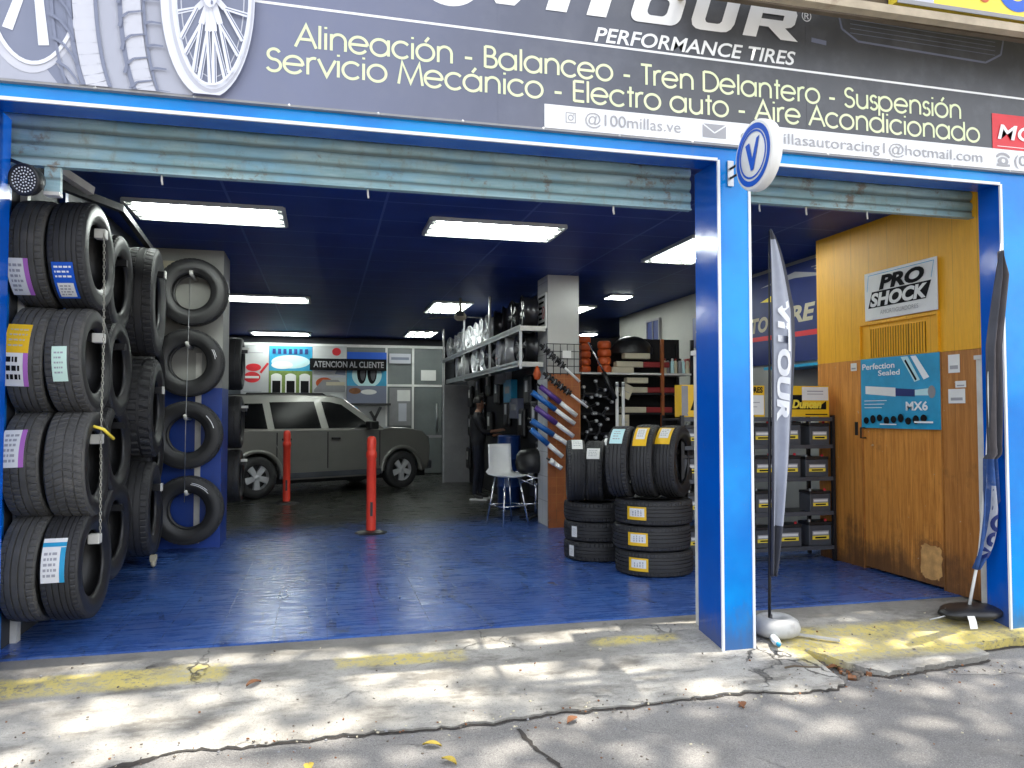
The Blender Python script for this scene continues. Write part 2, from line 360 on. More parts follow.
M['tube'] = mat('fluorescent_tube', (.94, 1.0, .95), .5, var=.0, emit=11.0)
M['led'] = mat('led_lens', (.72, .74, .78), .2, var=.02)
M['amber'] = mat('tail_light_red', (.30, .01, .01), .2, var=.05)
M['clear'] = mat('clear_bottle_plastic', (.60, .66, .68), .15, var=.1)

def tile_mat():
    m, t, b = nodes_of('white_wall_tile'); g = NG(t); p = g.pos(); X, Y, Z = g.xyz(p)
    n = g.noise(p, 2, 4)
    c = g.mix(g.rng(n, .3, .7), (.66, .66, .64), (.76, .76, .74))
    ln = g.m('MAXIMUM', g.line(Z, .30, .008, 30), g.m('MAXIMUM', g.line(X, .25, .007, 29.845), g.line(Y, .25, .007, 30.0)))
    c = g.mix(g.m('MULTIPLY', ln, .6), c, (.30, .29, .27))
    t.links.new(c, b.inputs['Base Color']); b.inputs['Roughness'].default_value = .25
    t.links.new(g.bump(g.m('MULTIPLY', ln, -1), .4, .003), b.inputs['Normal'])
    return m
M['tile_white'] = tile_mat()

# ---------------------------------------------------------------- object helpers
def tag(o, label=None, cat=None, group=None, kind=None):
    if label: o['label'] = label
    if cat: o['category'] = cat
    if group: o['group'] = group
    if kind: o['kind'] = kind
    return o

def thing(name, label, cat, loc=(0, 0, 0), rz=0.0, group=None):
    o = bpy.data.objects.new(name, None); col.objects.link(o)
    o.location = loc; o.rotation_euler = (0, 0, rz); o.empty_display_size = .1
    return tag(o, label, cat, group)

def copy_tree(o, parent=None):
    c = o.copy(); col.objects.link(c)
    if parent is not None: c.parent = parent
    for ch in [x for x in bpy.data.objects if x.parent == o]:
        copy_tree(ch, c)
    return c

class MB:
    def __init__(s): s.v = []; s.f = []; s.mi = []; s.mats = []; s.sm = []
    def m(s, key):
        k = M[key] if isinstance(key, str) else key
        if k not in s.mats: s.mats.append(k)
        return s.mats.index(k)
    def add(s, vs, fs, mk, smooth=False):
        b = len(s.v); s.v += [tuple(v) for v in vs]; i = s.m(mk)
        for f in fs: s.f.append([b + k for k in f]); s.mi.append(i); s.sm.append(smooth)
        return s
    def box(s, x0, x1, y0, y1, z0, z1, mk, mx=None):
        vs = [Vector((x, y, z)) for z in (z0, z1) for y in (y0, y1) for x in (x0, x1)]
        if mx is not None: vs = [mx @ v for v in vs]
        return s.add(vs, [(0, 2, 3, 1), (4, 5, 7, 6), (0, 1, 5, 4), (2, 6, 7, 3), (0, 4, 6, 2), (1, 3, 7, 5)], mk)
    def cbox(s, c, d, mk, mx=None):
        return s.box(c[0] - d[0] / 2, c[0] + d[0] / 2, c[1] - d[1] / 2, c[1] + d[1] / 2, c[2] - d[2] / 2, c[2] + d[2] / 2, mk, mx)
    def bbox_(s, x0, x1, y0, y1, z0, z1, mk, b=.004, mx=None):
        """box with chamfered edges"""
        bm = bmesh.new(); bmesh.ops.create_cube(bm, size=1)
        for v in bm.verts: v.co = Vector(((x0 + x1) / 2 + v.co.x * (x1 - x0), (y0 + y1) / 2 + v.co.y * (y1 - y0), (z0 + z1) / 2 + v.co.z * (z1 - z0)))
        bmesh.ops.bevel(bm, geom=list(bm.edges), offset=b, segments=2, affect='EDGES', profile=.5)
        bm.verts.index_update()
        vs = [(mx @ v.co if mx is not None else v.co.copy()) for v in bm.verts]
        s.add(vs, [[v.index for v in f.verts] for f in bm.faces], mk); bm.free(); return s
    def tube(s, pts, rad, mk, n=10, caps=True, smooth=True):
        pts = [Vector(p) for p in pts]; rs = rad if isinstance(rad, (list, tuple)) else [rad] * len(pts)
        vs = []; fs = []; prev = None
        for i, p in enumerate(pts):
            d = (pts[min(i + 1, len(pts) - 1)] - pts[max(i - 1, 0)]).normalized()
            if prev is None:
                up = Vector((0, 0, 1)) if abs(d.z) < .9 else Vector((1, 0, 0)); a = d.cross(up).normalized()
            else:
                a = (prev - d * prev.dot(d)).normalized()
            prev = a; bb = d.cross(a)
            for k in range(n):
                t = 2 * PI * k / n; vs.append(p + (a * math.cos(t) + bb * math.sin(t)) * rs[i])
        for i in range(len(pts) - 1):
            for k in range(n): fs.append((i * n + k, i * n + (k + 1) % n, (i + 1) * n + (k + 1) % n, (i + 1) * n + k))
        s.add(vs, fs, mk, smooth)
        if caps:
            b = len(s.v) - len(vs); i = s.m(mk)
            s.f.append([b + k for k in range(n)][::-1]); s.mi.append(i); s.sm.append(False)
            s.f.append([b + (len(pts) - 1) * n + k for k in range(n)]); s.mi.append(i); s.sm.append(False)
        return s
    def bar(s, a, b_, wd, mk, ht=None):
        """rectangular bar from a to b"""
        a = Vector(a); b_ = Vector(b_); d = (b_ - a); L = d.length; ht = ht or wd
        mx = Matrix.Translation(a) @ d.to_track_quat('X', 'Z').to_matrix().to_4x4()
        return s.box(0, L, -wd / 2, wd / 2, -ht / 2, ht / 2, mk, mx)
    def lathe(s, prof, n, mk, axis='Z', mx=None, smooth=True, close=False):
        """prof: (r, h) pairs"""
        vs = []; fs = []
        for (r, h) in prof:
            for k in range(n):
                t = 2 * PI * k / n; a, b2 = r * math.cos(t), r * math.sin(t)
                v = Vector((a, b2, h)) if axis == 'Z' else Vector((h, a, b2)) if axis == 'X' else Vector((a, h, b2))
                vs.append(mx @ v if mx is not None else v)
        m = len(prof)
        for i in range(m if close else m - 1):
            j = (i + 1) % m
            for k in range(n): fs.append((i * n + k, i * n + (k + 1) % n, j * n + (k + 1) % n, j * n + k))
        return s.add(vs, fs, mk, smooth)
    def prism(s, poly, mk, f0, f1):
        """polygon (2-D) mapped by f0 and f1 to two 3-D outlines"""
        a = [Vector(f0(p)) for p in poly]; b2 = [Vector(f1(p)) for p in poly]; n = len(poly)
        return s.add(a + b2, [list(range(n))[::-1], list(range(n, 2 * n))] + [(i, (i + 1) % n, n + (i + 1) % n, n + i) for i in range(n)], mk)
    def build(s, name, parent=None, loc=None, rot=None):
        me = bpy.data.meshes.new(name); me.from_pydata(s.v, [], s.f)
        for m_ in s.mats: me.materials.append(m_)
        me.polygons.foreach_set('material_index', s.mi); me.polygons.foreach_set('use_smooth', s.sm)
        bm = bmesh.new(); bm.from_mesh(me); bmesh.ops.recalc_face_normals(bm, faces=bm.faces); bm.to_mesh(me); bm.free()
        me.update()
        o = bpy.data.objects.new(name, me); col.objects.link(o)
        if parent is not None: o.parent = parent
        if loc is not None: o.location = loc
        if rot is not None: o.rotation_euler = rot
        return o

class Flat(MB):
    """flat print on a plane: origin o, axes u, v; layers stand 0.8 mm apart along n"""
    def __init__(s, o, u, v, zmin=None, lift=.0015, step=.0008):
        MB.__init__(s); s.o = Vector(o); s.u = Vector(u); s.w = Vector(v); s.n = s.u.cross(s.w).normalized(); s.layer = 0; s.lift = lift; s.step = step; s.zmin = zmin
    def p(s, a, b):
        return s.o + s.u * a + s.w * b + s.n * (s.lift + s.layer * s.step)
    def clip(s, pts):
        if s.zmin is None: return pts
        o = []; n = len(pts)
        for i in range(n):
            a, b = pts[i], pts[(i + 1) % n]; ia, ib = a[1] >= s.zmin, b[1] >= s.zmin
            if ia: o.append(a)
            if ia != ib:
                t = (s.zmin - a[1]) / (b[1] - a[1]); o.append((a[0] + t * (b[0] - a[0]), s.zmin))
        return o
    def poly(s, pts, mk):
        pts = s.clip(pts)
        if len(pts) > 2: s.add([s.p(*q) for q in pts], [list(range(len(pts)))], mk)
        s.layer += 1; return s
    def rect(s, a0, a1, b0, b1, mk, keep=False):
        s.poly([(a0, b0), (a1, b0), (a1, b1), (a0, b1)], mk)
        if keep: s.layer -= 1
        return s
    def ell(s, ca, cb, ra, rb, mk, n=48, rot=0.0):
        c, d = math.cos(rot), math.sin(rot)
        pts = []
        for k in range(n):
            x, y = ra * math.cos(2 * PI * k / n), rb * math.sin(2 * PI * k / n); pts.append((ca + x * c - y * d, cb + x * d + y * c))
        return s.poly(pts, mk)
    def ring(s, ca, cb, ra, rb, wd, mk, n=48, t0=0.0, t1=2 * PI):
        for k in range(n):
            a, b = t0 + (t1 - t0) * k / n, t0 + (t1 - t0) * (k + 1) / n
            q = s.clip([(ca + ra * math.cos(a), cb + rb * math.sin(a)), (ca + ra * math.cos(b), cb + rb * math.sin(b)),
                 (ca + (ra - wd) * math.cos(b), cb + (rb - wd) * math.sin(b)), (ca + (ra - wd) * math.cos(a), cb + (rb - wd) * math.sin(a))])
            if len(q) > 2: s.add([s.p(*x) for x in q], [list(range(len(q)))], mk)
        s.layer += 1; return s
    def line(s, pts, wd, mk, w1=None):
        for i in range(len(pts) - 1):
            a, b = Vector(pts[i]), Vector(pts[i + 1]); d = (b - a)
            if d.length < 1e-6: continue
            nn = Vector((-d.y, d.x)).normalized(); wa = wd if w1 is None else wd + (w1 - wd) * i / (len(pts) - 1); wb = wd if w1 is None else wd + (w1 - wd) * (i + 1) / (len(pts) - 1)
            q = s.clip([tuple(a - nn * wa / 2), tuple(b - nn * wb / 2), tuple(b + nn * wb / 2), tuple(a + nn * wa / 2)])
            if len(q) > 2: s.add([s.p(*x) for x in q], [list(range(len(q)))], mk)
        s.layer += 1; return s

_cap = {}
def text_mesh(body, bold=0.0, shear=0.0, space=1.0):
    cu = bpy.data.curves.new('lettering', 'FONT'); cu.body = body; cu.size = 1.0; cu.offset = bold; cu.shear = shear
    cu.space_character = space; cu.resolution_u = 4; cu.fill_mode = 'FRONT' if hasattr(cu, 'fill_mode') else 'BOTH'
    o = bpy.data.objects.new('lettering', cu); col.objects.link(o)
    dg = bpy.context.evaluated_depsgraph_get(); dg.update()
    me = bpy.data.meshes.new_from_object(o.evaluated_get(dg))
    bpy.data.objects.remove(o); bpy.data.curves.remove(cu)
    return me
def cap_h(bold):
    k = round(bold, 4)
    if k not in _cap:
        me = text_mesh('H', bold); ys = [v.co.y for v in me.vertices]; _cap[k] = max(ys); bpy.data.meshes.remove(me)
    return _cap[k]
def lettering(body, mk, parent, o, u, v, x0, x1, base, cap, bold=0.0, shear=0.0, space=1.0, lift=.004, name='lettering', fit=True):
    """writing on the plane (o,u,v) from x0 to x1, baseline at 'base', capitals 'cap' high"""
    me = text_mesh(body, bold, shear, space); xs = [q.co.x for q in me.vertices]
    k = (x1 - x0) / (max(xs) - min(xs)); ky = cap / cap_h(bold); mn = min(xs)
    if not fit: k = ky
    o = Vector(o); u = Vector(u); v = Vector(v); n = u.cross(v).normalized()
    for q in me.vertices:
        q.co = o + u * (x0 + (q.co.x - mn) * k) + v * (base + q.co.y * ky) + n * lift
    me.materials.clear(); me.materials.append(M[mk] if isinstance(mk, str) else mk); me.update()
    ob = bpy.data.objects.new(name, me); col.objects.link(ob)
    if parent is not None:
        ob.parent = parent; ob.matrix_parent_inverse = Matrix.Identity(4)
        off = Vector(parent.location)
        for q in me.vertices: q.co -= off
    return ob
FU, FV = (1, 0, 0), (0, 0, 1)            # facing the street
SU, SV = (0, -1, 0), (0, 0, 1)           # facing the middle of the shop from its right side

def struct(name, mb, kind='structure'):
    o = mb.build(name); o['kind'] = kind; return o

# ================================================================= SETTING
FLOOR_Y = 4.92
CEIL = 3.08
BACK = 17.7
def sheet(name, x0, x1, y0, y1, z, mk, nx=1, ny=1):
    mb = MB(); vs = []; fs = []
    for j in range(ny + 1):
        for i in range(nx + 1): vs.append((x0 + (x1 - x0) * i / nx, y0 + (y1 - y0) * j / ny, z))
    for j in range(ny):
        for i in range(nx): a = j * (nx + 1) + i; fs.append((a, a + 1, a + nx + 2, a + nx + 1))
    mb.add(vs, fs, mk); return struct(name, mb)
sheet('ground', -300, 300, -300, 300, -.165, 'street')
mb = MB(); mb.box(-2.6, 6.4, FLOOR_Y, 18.2, -.15, 0, 'floor'); struct('floor', mb)

# apron: broken concrete ramp between floor and street
edge = [(-3.2, 3.42), (-1.9, 3.46), (-1.25, 3.54), (-.98, 3.66), (-.74, 3.77), (-.63, 3.84), (-.35, 3.80), (.135, 3.816), (.5, 3.79), (.87, 3.80), (1.2, 3.84), (1.6, 3.835), (1.99, 3.864),
        (2.3, 3.87), (2.62, 3.80), (2.80, 3.81), (2.90, 3.86), (2.86, 3.99), (2.82, 4.13), (2.84, 4.24), (2.92, 4.27), (2.99, 4.18), (3.06, 4.07), (3.13, 3.97), (3.22, 3.90), (3.45, 3.93), (3.66, 3.95), (3.95, 3.99), (4.06, 4.03), (4.02, 4.1), (4.10, 4.16), (4.35, 4.19), (4.55, 4.21), (5.2, 4.24), (8.0, 4.3)]
def crooked(pts):
    o = []
    for i in range(len(pts) - 1):
        a, b = Vector(pts[i]), Vector(pts[i + 1]); k = max(1, int((b - a).length / .035))
        for j in range(k): 
            q = a.lerp(b, j / k); o.append((q.x + random.uniform(-.008, .008), q.y + random.uniform(-.014, .014)))
    o.append(pts[-1]); return o
ed = crooked(edge)
mb = MB(); NR = 10; vs = []; fs = []
def ap_z(y, ye): 
    t = (FLOOR_Y - y) / max(.3, FLOOR_Y - ye)
    return -.012 - .139 * t ** 1.15
for (x, ye) in ed:
    for j in range(NR + 1):
        y = FLOOR_Y + (ye - FLOOR_Y) * j / NR
        z = ap_z(y, 3.82) + (0 if j in (0,) else .006 * math.sin(x * 2.1 + y * 3.3) + random.uniform(-.0015, .0015))
        vs.append((x, y - .001, z))
    vs.append((x + .0, ye + .02, -.20))
C_ = NR + 2
for i in range(len(ed) - 1):
    for j in range(NR + 1): fs.append((i * C_ + j, i * C_ + j + 1, (i + 1) * C_ + j + 1, (i + 1) * C_ + j))
mb.add(vs, fs, 'apron'); struct('pavement_apron', mb)
mb = MB(); vs = []; fs = []
for i, (x, ye) in enumerate(ed):
    w_ = .010 + .012 * abs(math.sin(x * 5.3) * math.sin(x * 13.1)) + random.uniform(0, .006)
    vs += [(x, ye + .03, -.160), (x, ye - w_, -.1605)]
mb.add(vs, [(2 * i, 2 * i + 1, 2 * i + 3, 2 * i + 2) for i in range(len(ed) - 1)], 'joint'); struct('pavement_joint', mb)  # dark strip along the joint, with the apron edge's shadow painted in
mb = MB(); vs = []
sp = [(.93, 3.70), (.97, 3.45), (1.03, 3.2), (1.05, 2.9), (1.1, 2.4), (1.2, 1.5)]; sq = crooked(sp)
for (x, y) in sq: w_ = random.uniform(.006, .014); vs += [(x - w_, y, -.1605), (x + w_, y, -.1605)]
mb.add(vs, [(2 * i, 2 * i + 1, 2 * i + 3, 2 * i + 2) for i in range(len(sq) - 1)], 'joint'); struct('street_crack', mb)
# rubble in the hole
mb = MB()
for k in range(46):
    x, y = random.uniform(2.84, 3.14), random.uniform(3.92, 4.24); r_ = random.uniform(.008, .024)
    mx = Matrix.Translation((x, y, -.155)) @ Matrix.Rotation(random.uniform(0, 3), 4, 'Z') @ Matrix.Rotation(random.uniform(0, 1), 4, 'X')
    mb.box(-r_, r_, -r_ * .7, r_ * .7, -r_ * .5, r_ * .5, random.choice(['rubble', 'rubble', 'brown_leaf']), mx)
struct('rubble', mb, 'stuff')

mb = MB(); mb.box(-2.6, 6.4, FLOOR_Y - .1, 18.2, CEIL, CEIL + .1, 'ceiling'); struct('ceiling', mb)
mb = MB(); mb.box(-2.0, -1.82, 4.62, 5.12, -.15, CEIL - .002, 'blue_bright_wall'); mb.box(-2.0, -1.82, 5.12, 8.5, -.15, CEIL - .002, 'dark_wall'); struct('wall_left', mb)  # inner stretch of the blue wall painted dark, as shade behind the tyres
mb = MB(); mb.box(-2.6, -2.45, 8.5, 18, -.15, CEIL - .002, 'blue_wall'); struct('wall_left_rear', mb)
mb = MB(); mb.box(-2.6, 6.4, BACK, BACK + .2, -.15, CEIL - .002, 'dark_wall'); struct('wall_back', mb)
mb = MB(); mb.box(5.1, 5.3, 6.62, 12.8, -.15, CEIL - .002, 'white_wall'); mb.box(5.3, 6.3, 12.6, 12.8, -.15, CEIL - .002, 'white_wall'); mb.box(6.3, 6.4, 12.8, 18, -.15, CEIL - .002, 'dark_wall'); struct('wall_right', mb)
mb = MB(); mb.box(4.97, 5.3, 4.64, 6.62, -.15, CEIL - .002, 'dark_wall'); struct('wall_right_front', mb)
# building body over the sign
bld = thing('shop_building', 'tyre shop front framed in glossy blue panels with white edge trim', 'building', (0, 4.33, 0))
b0 = Vector((0, 4.33, 0))
def wb(x0, x1, y0, y1, z0, z1, mk, mb): mb.box(x0, x1, y0 - 4.33, y1 - 4.33, z0, z1, mk)
mb = MB(); wb(-7, 9, 4.70, 5.0, 3.10, 6.2, 'facade', mb); wb(-7, 9, 5.0, 18.2, 3.2, 3.4, 'facade', mb); mb.build('upper_wall', bld, (0, 0, 0))
mb = MB(); wb(-7, -2.12, 4.62, 5.0, -.2, 3.098, 'facade', mb); wb(5.5, 9, 4.66, 5.0, -.2, 3.098, 'facade', mb); mb.build('side_wall', bld, (0, 0, 0))
LB, LT = 2.972, 3.062
def pillar(x0, x1, inner, dp=.32):
    """blue clad pillar; front in the lit blue, returns in its darker shaded copy"""
    mb = MB(); zt = LB
    mb.box(x0, x1, 0.0, .004, -.14, zt, 'blue_lit')
    mb.box(x0 + .002, x1 - .002, .004, dp, -.14, zt, 'blue_shaded')
    o = mb.build('pillar', bld, (0, 0, 0))
    for xe in inner:
        t = MB(); t.box(xe - .008, xe + .008, -.008, .006, -.14, zt - .004, 'trim'); t.build('edge_trim', o)
    return o
pillar(-2.3, -1.66, [-1.66]); pillar(2.392, 2.604, [2.392, 2.604]); pillar(4.55, 5.6, [4.55], .19)
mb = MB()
mb.box(-2.3, 5.6, 0.0, .004, LB, LT + .1, 'blue_lit'); mb.box(-2.3, 5.6, .004, .20, LB, LT + .1, 'blue_shaded')
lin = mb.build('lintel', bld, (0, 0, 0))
for (a, b_) in ((-1.66, 2.384), (2.612, 4.542)):
    t = MB(); t.box(a, b_, -.008, .006, LB - .010, LB + .008, 'trim'); t.build('edge_trim', lin)

# roller shutters rolled up under the lintel
def shutter(x0, x1, zb, label, pins):
    t = thing('roller_shutter', label, 'shutter', ((x0 + x1) / 2, 4.74, zb), 0, 'rolled-up steel shutters')
    w2 = (x1 - x0) / 2; mb = MB()
    prof = []
    z = 0.05
    ph = .085
    while z < .5:
        prof += [(0.0, z), (-.004, z + .006), (-.016, z + .014), (-.022, z + .035), (-.020, z + .055), (-.010, z + .070), (.004, z + .076)]
        z += ph
    n = len(prof); vs = []; fs = []
    NX = 60
    for i in range(NX + 1):
        x = -w2 + 2 * w2 * i / NX; sag = .006 * math.sin(i * .7) + random.uniform(-.002, .002)
        for (y, zz) in prof: vs.append((x, y + sag * .6, zz))
    for i in range(NX):
        for k in range(n - 1): fs.append((i * n + k, (i + 1) * n + k, (i + 1) * n + k + 1, i * n + k + 1))
    mb.add(vs, fs, 'shutter', True); mb.build('slat_curtain', t)
    b2 = MB(); b2.box(-w2, w2, -.016, .02, 0, .052, 'shutter'); b2.box(-w2, w2, -.034, -.016, 0, .008, 'shutter'); b2.build('bottom_bar', t)
    for k, px in enumerate(pins):
        p2 = MB(); p2.tube([(px, 0, 0), (px, 0, -.028), (px + .004, 0, -.055)], .006, 'dirty_white', 6); p2.build('pull_pin', t)
shutter(-1.80, 2.40, 2.75, 'wide weathered pale blue roller shutter rolled up over the main opening', [-1.22, -.05, 1.55])
shutter(2.60, 4.70, 2.835, 'narrow weathered pale blue roller shutter rolled up over the right bay', [-.72, -.35, .15])
for (x, lab) in ((2.50, 'white painted steel shutter guide standing behind the central blue pillar'), (4.66, 'white painted steel shutter guide standing against the wooden partition')):
    mb = MB(); g0 = .08 if x < 3 else .055
    mb.box(-g0 * .5, g0 * .5, -.03, -.024, 0, 1.8, 'dirty_white'); mb.box(-g0 * .5, -g0 * .5 + .006, -.024, .05, 0, 1.8, 'dirty_white'); mb.box(g0 * .5 - .006, g0 * .5, -.024, .05, 0, 1.8, 'dirty_white'); mb.box(-g0 * .7, g0 * .7, -.036, .06, 1.8, 1.83, 'dirty_white')
    tag(mb.build('guide_rail', None, (x - .036 if x < 3 else x - .02, 4.70 if x < 3 else 4.58, -.03)), lab, 'guide rail')

# ================================================================= MAIN SIGN
SY = 4.30
sg = thing('shop_sign', 'long printed vinyl sign listing car services in pale letters above the openings', 'sign', (0, SY, 3.06))
O3 = (0, SY, 0)
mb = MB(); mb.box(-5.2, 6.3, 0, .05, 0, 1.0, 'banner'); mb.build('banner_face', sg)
mb = MB()
for (a, b_, c, d) in ((-5.22, 6.32, -.012, 0), (-5.22, 6.32, 1.0, 1.012)): mb.box(a, b_, -.004, .055, c, d, 'mid_grey')
mb.build('frame', sg)
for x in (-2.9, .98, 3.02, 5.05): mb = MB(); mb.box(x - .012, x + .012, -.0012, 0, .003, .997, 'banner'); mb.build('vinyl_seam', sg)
mb = MB()
for k in range(24): mb.lathe([(0, -.004), (.007, -.003), (.009, 0)], 10, 'steel', 'Y', Matrix.Translation((-5 + k * .48, -.004, -.006)))
mb.build('screw', sg)
def sflat(zmin=3.062): 
    f = Flat((0, 0, -3.06), FU, FV, zmin=zmin); return f
# printed picture of tyres and alloy wheels
f = sflat()
f.ell(-1.62, 3.62, .50, .72, 'lav1'); f.ell(-1.02, 3.70, .52, .80, 'lav3'); f.ell(-.98, 3.70, .50, .78, 'lav1')
f.ell(-1.46, 3.66, .26, .56, 'lav2'); f.ell(-1.45, 3.66, .215, .50, 'lav3')
for a in (60, 110, 170, 235, 285, 340): f.line([(-1.45, 3.70), (-1.45 + .20 * math.cos(R(a)), 3.70 + .47 * math.sin(R(a)))], .035, 'lav4', .05)
f.ring(-1.45, 3.66, .235, .52, .02, 'lav4')
gv = lambda dx: [(-.98 + dx + .17 * (1 - math.cos(t_)), 3.7 - .74 * math.sin(t_)) for t_ in [i * .1 for i in range(0, 15)]]
f.line(gv(-.25), .10, 'lav2'); f.line(gv(-.02), .09, 'lav2')
for dx, tt in ((-.395, .014), (-.315, .022), (-.19, .018), (-.075, .022), (.04, .014)): f.line(gv(dx), tt, 'lav3')     # tread grooves
for k in range(8):
    z = 3.04 + k * .12; bx = .17 * (1 - math.cos(min(1.4, max(0, (3.7 - z) / .74))))
    x = -1.36 + bx
    f.line([(x - .04, z + .13), (x + .01, z + .10), (x + .05, z + .05), (x + .075, z)], .016, 'lav3', .008)
    x = -1.0 + bx
    f.line([(x - .06, z - .02), (x - .05, z + .03), (x - .02, z + .06), (x + .05, z + .075)], .018, 'lav3', .008)
    f.line([(x + .06, z + .01), (x + .09, z + .022), (x + .14, z + .02)], .016, 'lav3', .008)
f.ell(-.615, 3.59, .235, .55, 'lav4'); f.ell(-.597, 3.59, .212, .52, 'lav2'); f.ell(-.592, 3.59, .196, .50, 'lav4'); f.ell(-.590, 3.59, .178, .475, 'lav3')
f.ring(-.592, 3.59, .160, .44, .006, 'lav2')
for k, a in enumerate((-158, -128, -100, -76, -50, -20, 20, 60, 110, 150)):
    ca_, sa_ = math.cos(R(a)), math.sin(R(a)); m_ = (-.60 + .075 * ca_, 3.59 + .20 * sa_)
    f.line([(-.60, 3.60), m_], .030, 'lav4')
    for da in (-9, 9):
        e = (-.592 + .180 * math.cos(R(a + da)), 3.59 + .480 * math.sin(R(a + da)))
        f.line([m_, e], .020, 'lav4', .026); f.line([(m_[0] + .004, m_[1]), (e[0] + .006, e[1])], .005, 'lav3', .006)
f.ell(-.60, 3.60, .04, .09, 'lav4'); f.ell(-.60, 3.60, .022, .05, 'lav2')
for a in range(0, 360, 72): f.ell(-.60 + .032 * math.cos(R(a)), 3.60 + .07 * math.sin(R(a)), .006, .012, 'lav3', 12)
f.ring(-.592, 3.59, .196, .50, .012, 'lav4')
f.build('printed_tyre_picture', sg)
f = sflat(); f.line([(-.385, 3.612), (6.2, 3.565)], .014, 'letter_white'); f.build('rule', sg)
# faint printed grille outline
f = sflat(); f.line([(3.25, 4.02), (3.28, 3.90), (3.40, 3.83), (4.42, 3.80), (4.55, 3.87), (4.58, 4.0)], .014, 'lav3'); f.line([(3.05, 3.80), (3.16, 3.79)], .03, 'lav3')
for k in range(5): f.line([(3.34, 3.88 + k * .03), (4.5, 3.86 + k * .03)], .004, 'lav3')
f.build('printed_grille_picture', sg)
L = lambda body, mk, x0, x1, base, cap, **k: lettering(body, mk, sg, O3, FU, FV, x0, x1, base, cap, **k)
def arc(cx, cz, rx, rz, a0, a1, n=18): return [(cx + rx * math.cos(R(a0 + (a1 - a0) * k / n)), cz + rz * math.sin(R(a0 + (a1 - a0) * k / n))) for k in range(n + 1)]
RO = arc(.37, .37, .37, .37, 0, 360, 30)
GL = {'A': (.92, [[(0, 0), (.42, 1), (.84, 0)], [(.15, .36), (.69, .36)]]), 'B': (.68, [[(.04, 0), (.04, 1)], [(.04, .98), (.26, .98)] + arc(.26, .755, .21, .225, 90, -90) + [(.04, .53)], [(.04, .53), (.28, .53)] + arc(.28, .275, .27, .255, 90, -90) + [(.04, .02)]]),
      'D': (.90, [[(.04, 0), (.04, 1)], [(.04, .98), (.28, .98)] + arc(.28, .5, .5, .48, 90, -90) + [(.04, .02)]]), 'E': (.62, [[(.04, 0), (.04, 1)], [(.04, .98), (.50, .98)], [(.04, .52), (.48, .52)], [(.04, .02), (.50, .02)]]),
      'M': (1.10, [[(0, 0), (.14, 1), (.50, .08), (.86, 1), (1.0, 0)]]), 'S': (.68, [arc(.29, .75, .23, .23, 25, 270), arc(.28, .26, .27, .26, 90, -155)]), 'T': (.62, [[(0, .98), (.54, .98)], [(.27, 0), (.27, .98)]]),
      'a': (.92, [RO, [(.74, 0), (.74, .74)]]), 'c': (.78, [arc(.37, .37, .37, .37, 42, 318)]), 'd': (.92, [RO, [(.74, 0), (.74, 1.04)]]), 'e': (.88, [arc(.37, .37, .37, .37, 0, 325, 26), [(0, .38), (.74, .38)]]), 'i': (.24, [[(.06, 0), (.06, .74)], [(.06, .93), (.06, 1.02)]]), 'l': (.24, [[(.06, 0), (.06, 1.04)]]),
      'n': (.80, [[(.05, 0), (.05, .74)], arc(.34, .43, .29, .31, 180, 0) + [(.63, 0)]]), 'o': (.88, [RO]), 'p': (.92, [RO, [(0, -.30), (0, .74)]]), 'r': (.46, [[(.05, 0), (.05, .74)], arc(.29, .46, .24, .28, 180, 70)]), 's': (.52, [arc(.21, .555, .17, .18, 25, 265), arc(.20, .195, .20, .195, 85, -155)]), 't': (.42, [[(.18, 0), (.18, 1.0)], [(.02, .72), (.34, .72)]]), 'u': (.80, [[(.05, .74), (.05, .31)] + arc(.34, .31, .29, .31, 180, 360) + [(.63, .31)], [(.63, 0), (.63, .74)]]), 'v': (.74, [[(0, .74), (.34, 0), (.68, .74)]]), '-': (.52, [[(.04, .34), (.36, .34)]]), ' ': (.38, [])}
for ch_, b_ in (('ó', 'o'), ('á', 'a')): GL[ch_] = (GL[b_][0], GL[b_][1] + [[(.36, .86), (.52, 1.08)]])
def stroke_text(body, x0, x1, base, cap, wd, mk):
    """thin round geometric lettering drawn with even strokes"""
    tot = sum(GL[c][0] for c in body); k = (x1 - x0) / tot; f = sflat(); x = x0
    for c in body:
        adv, st = GL[c]
        for q, pts in enumerate(st):
            f.layer = q; P_ = [(x + a * k, base + b * cap) for a, b in pts]
            n = len(P_); Lf = []; Rt = []
            closed = n > 3 and abs(P_[0][0] - P_[-1][0]) + abs(P_[0][1] - P_[-1][1]) < 1e-4
            for i_ in range(n):
                a = Vector(P_[i_ - 1 if i_ else (n - 2 if closed else 0)]); b = Vector(P_[i_ + 1 if i_ < n - 1 else (1 if closed else n - 1)]); p = Vector(P_[i_])
                d1 = (p - a).normalized() if (p - a).length > 1e-7 else (b - p).normalized(); d2 = (b - p).normalized() if (b - p).length > 1e-7 else d1
                m_ = (d1 + d2); m_ = m_.normalized() if m_.length > 1e-6 else d1; nn = Vector((-m_.y, m_.x)); sc2 = min(2.2, 1 / max(.35, abs(m_.dot(d2))))
                Lf.append(tuple(p + nn * wd / 2 * sc2)); Rt.append(tuple(p - nn * wd / 2 * sc2))
            f.add([f.p(*q2) for q2 in Lf + Rt], [(i_, i_ + 1, n + i_ + 1, n + i_) for i_ in range(n - 1)], mk)
        x += adv * k
    return f.build('lettering', sg)
stroke_text('Alineación - Balanceo - Tren Delantero - Suspensión', -.17, 4.22, 3.385, .125, .0155, 'letter_cream')
stroke_text('Servicio Mecánico - Electro auto - Aire Acondicionado', -.32, 4.37, 3.237, .125, .0155, 'letter_cream')
L('PERFORMANCE TIRES', 'letter_white', 1.56, 2.93, 3.617, .088, bold=.016, shear=.25)
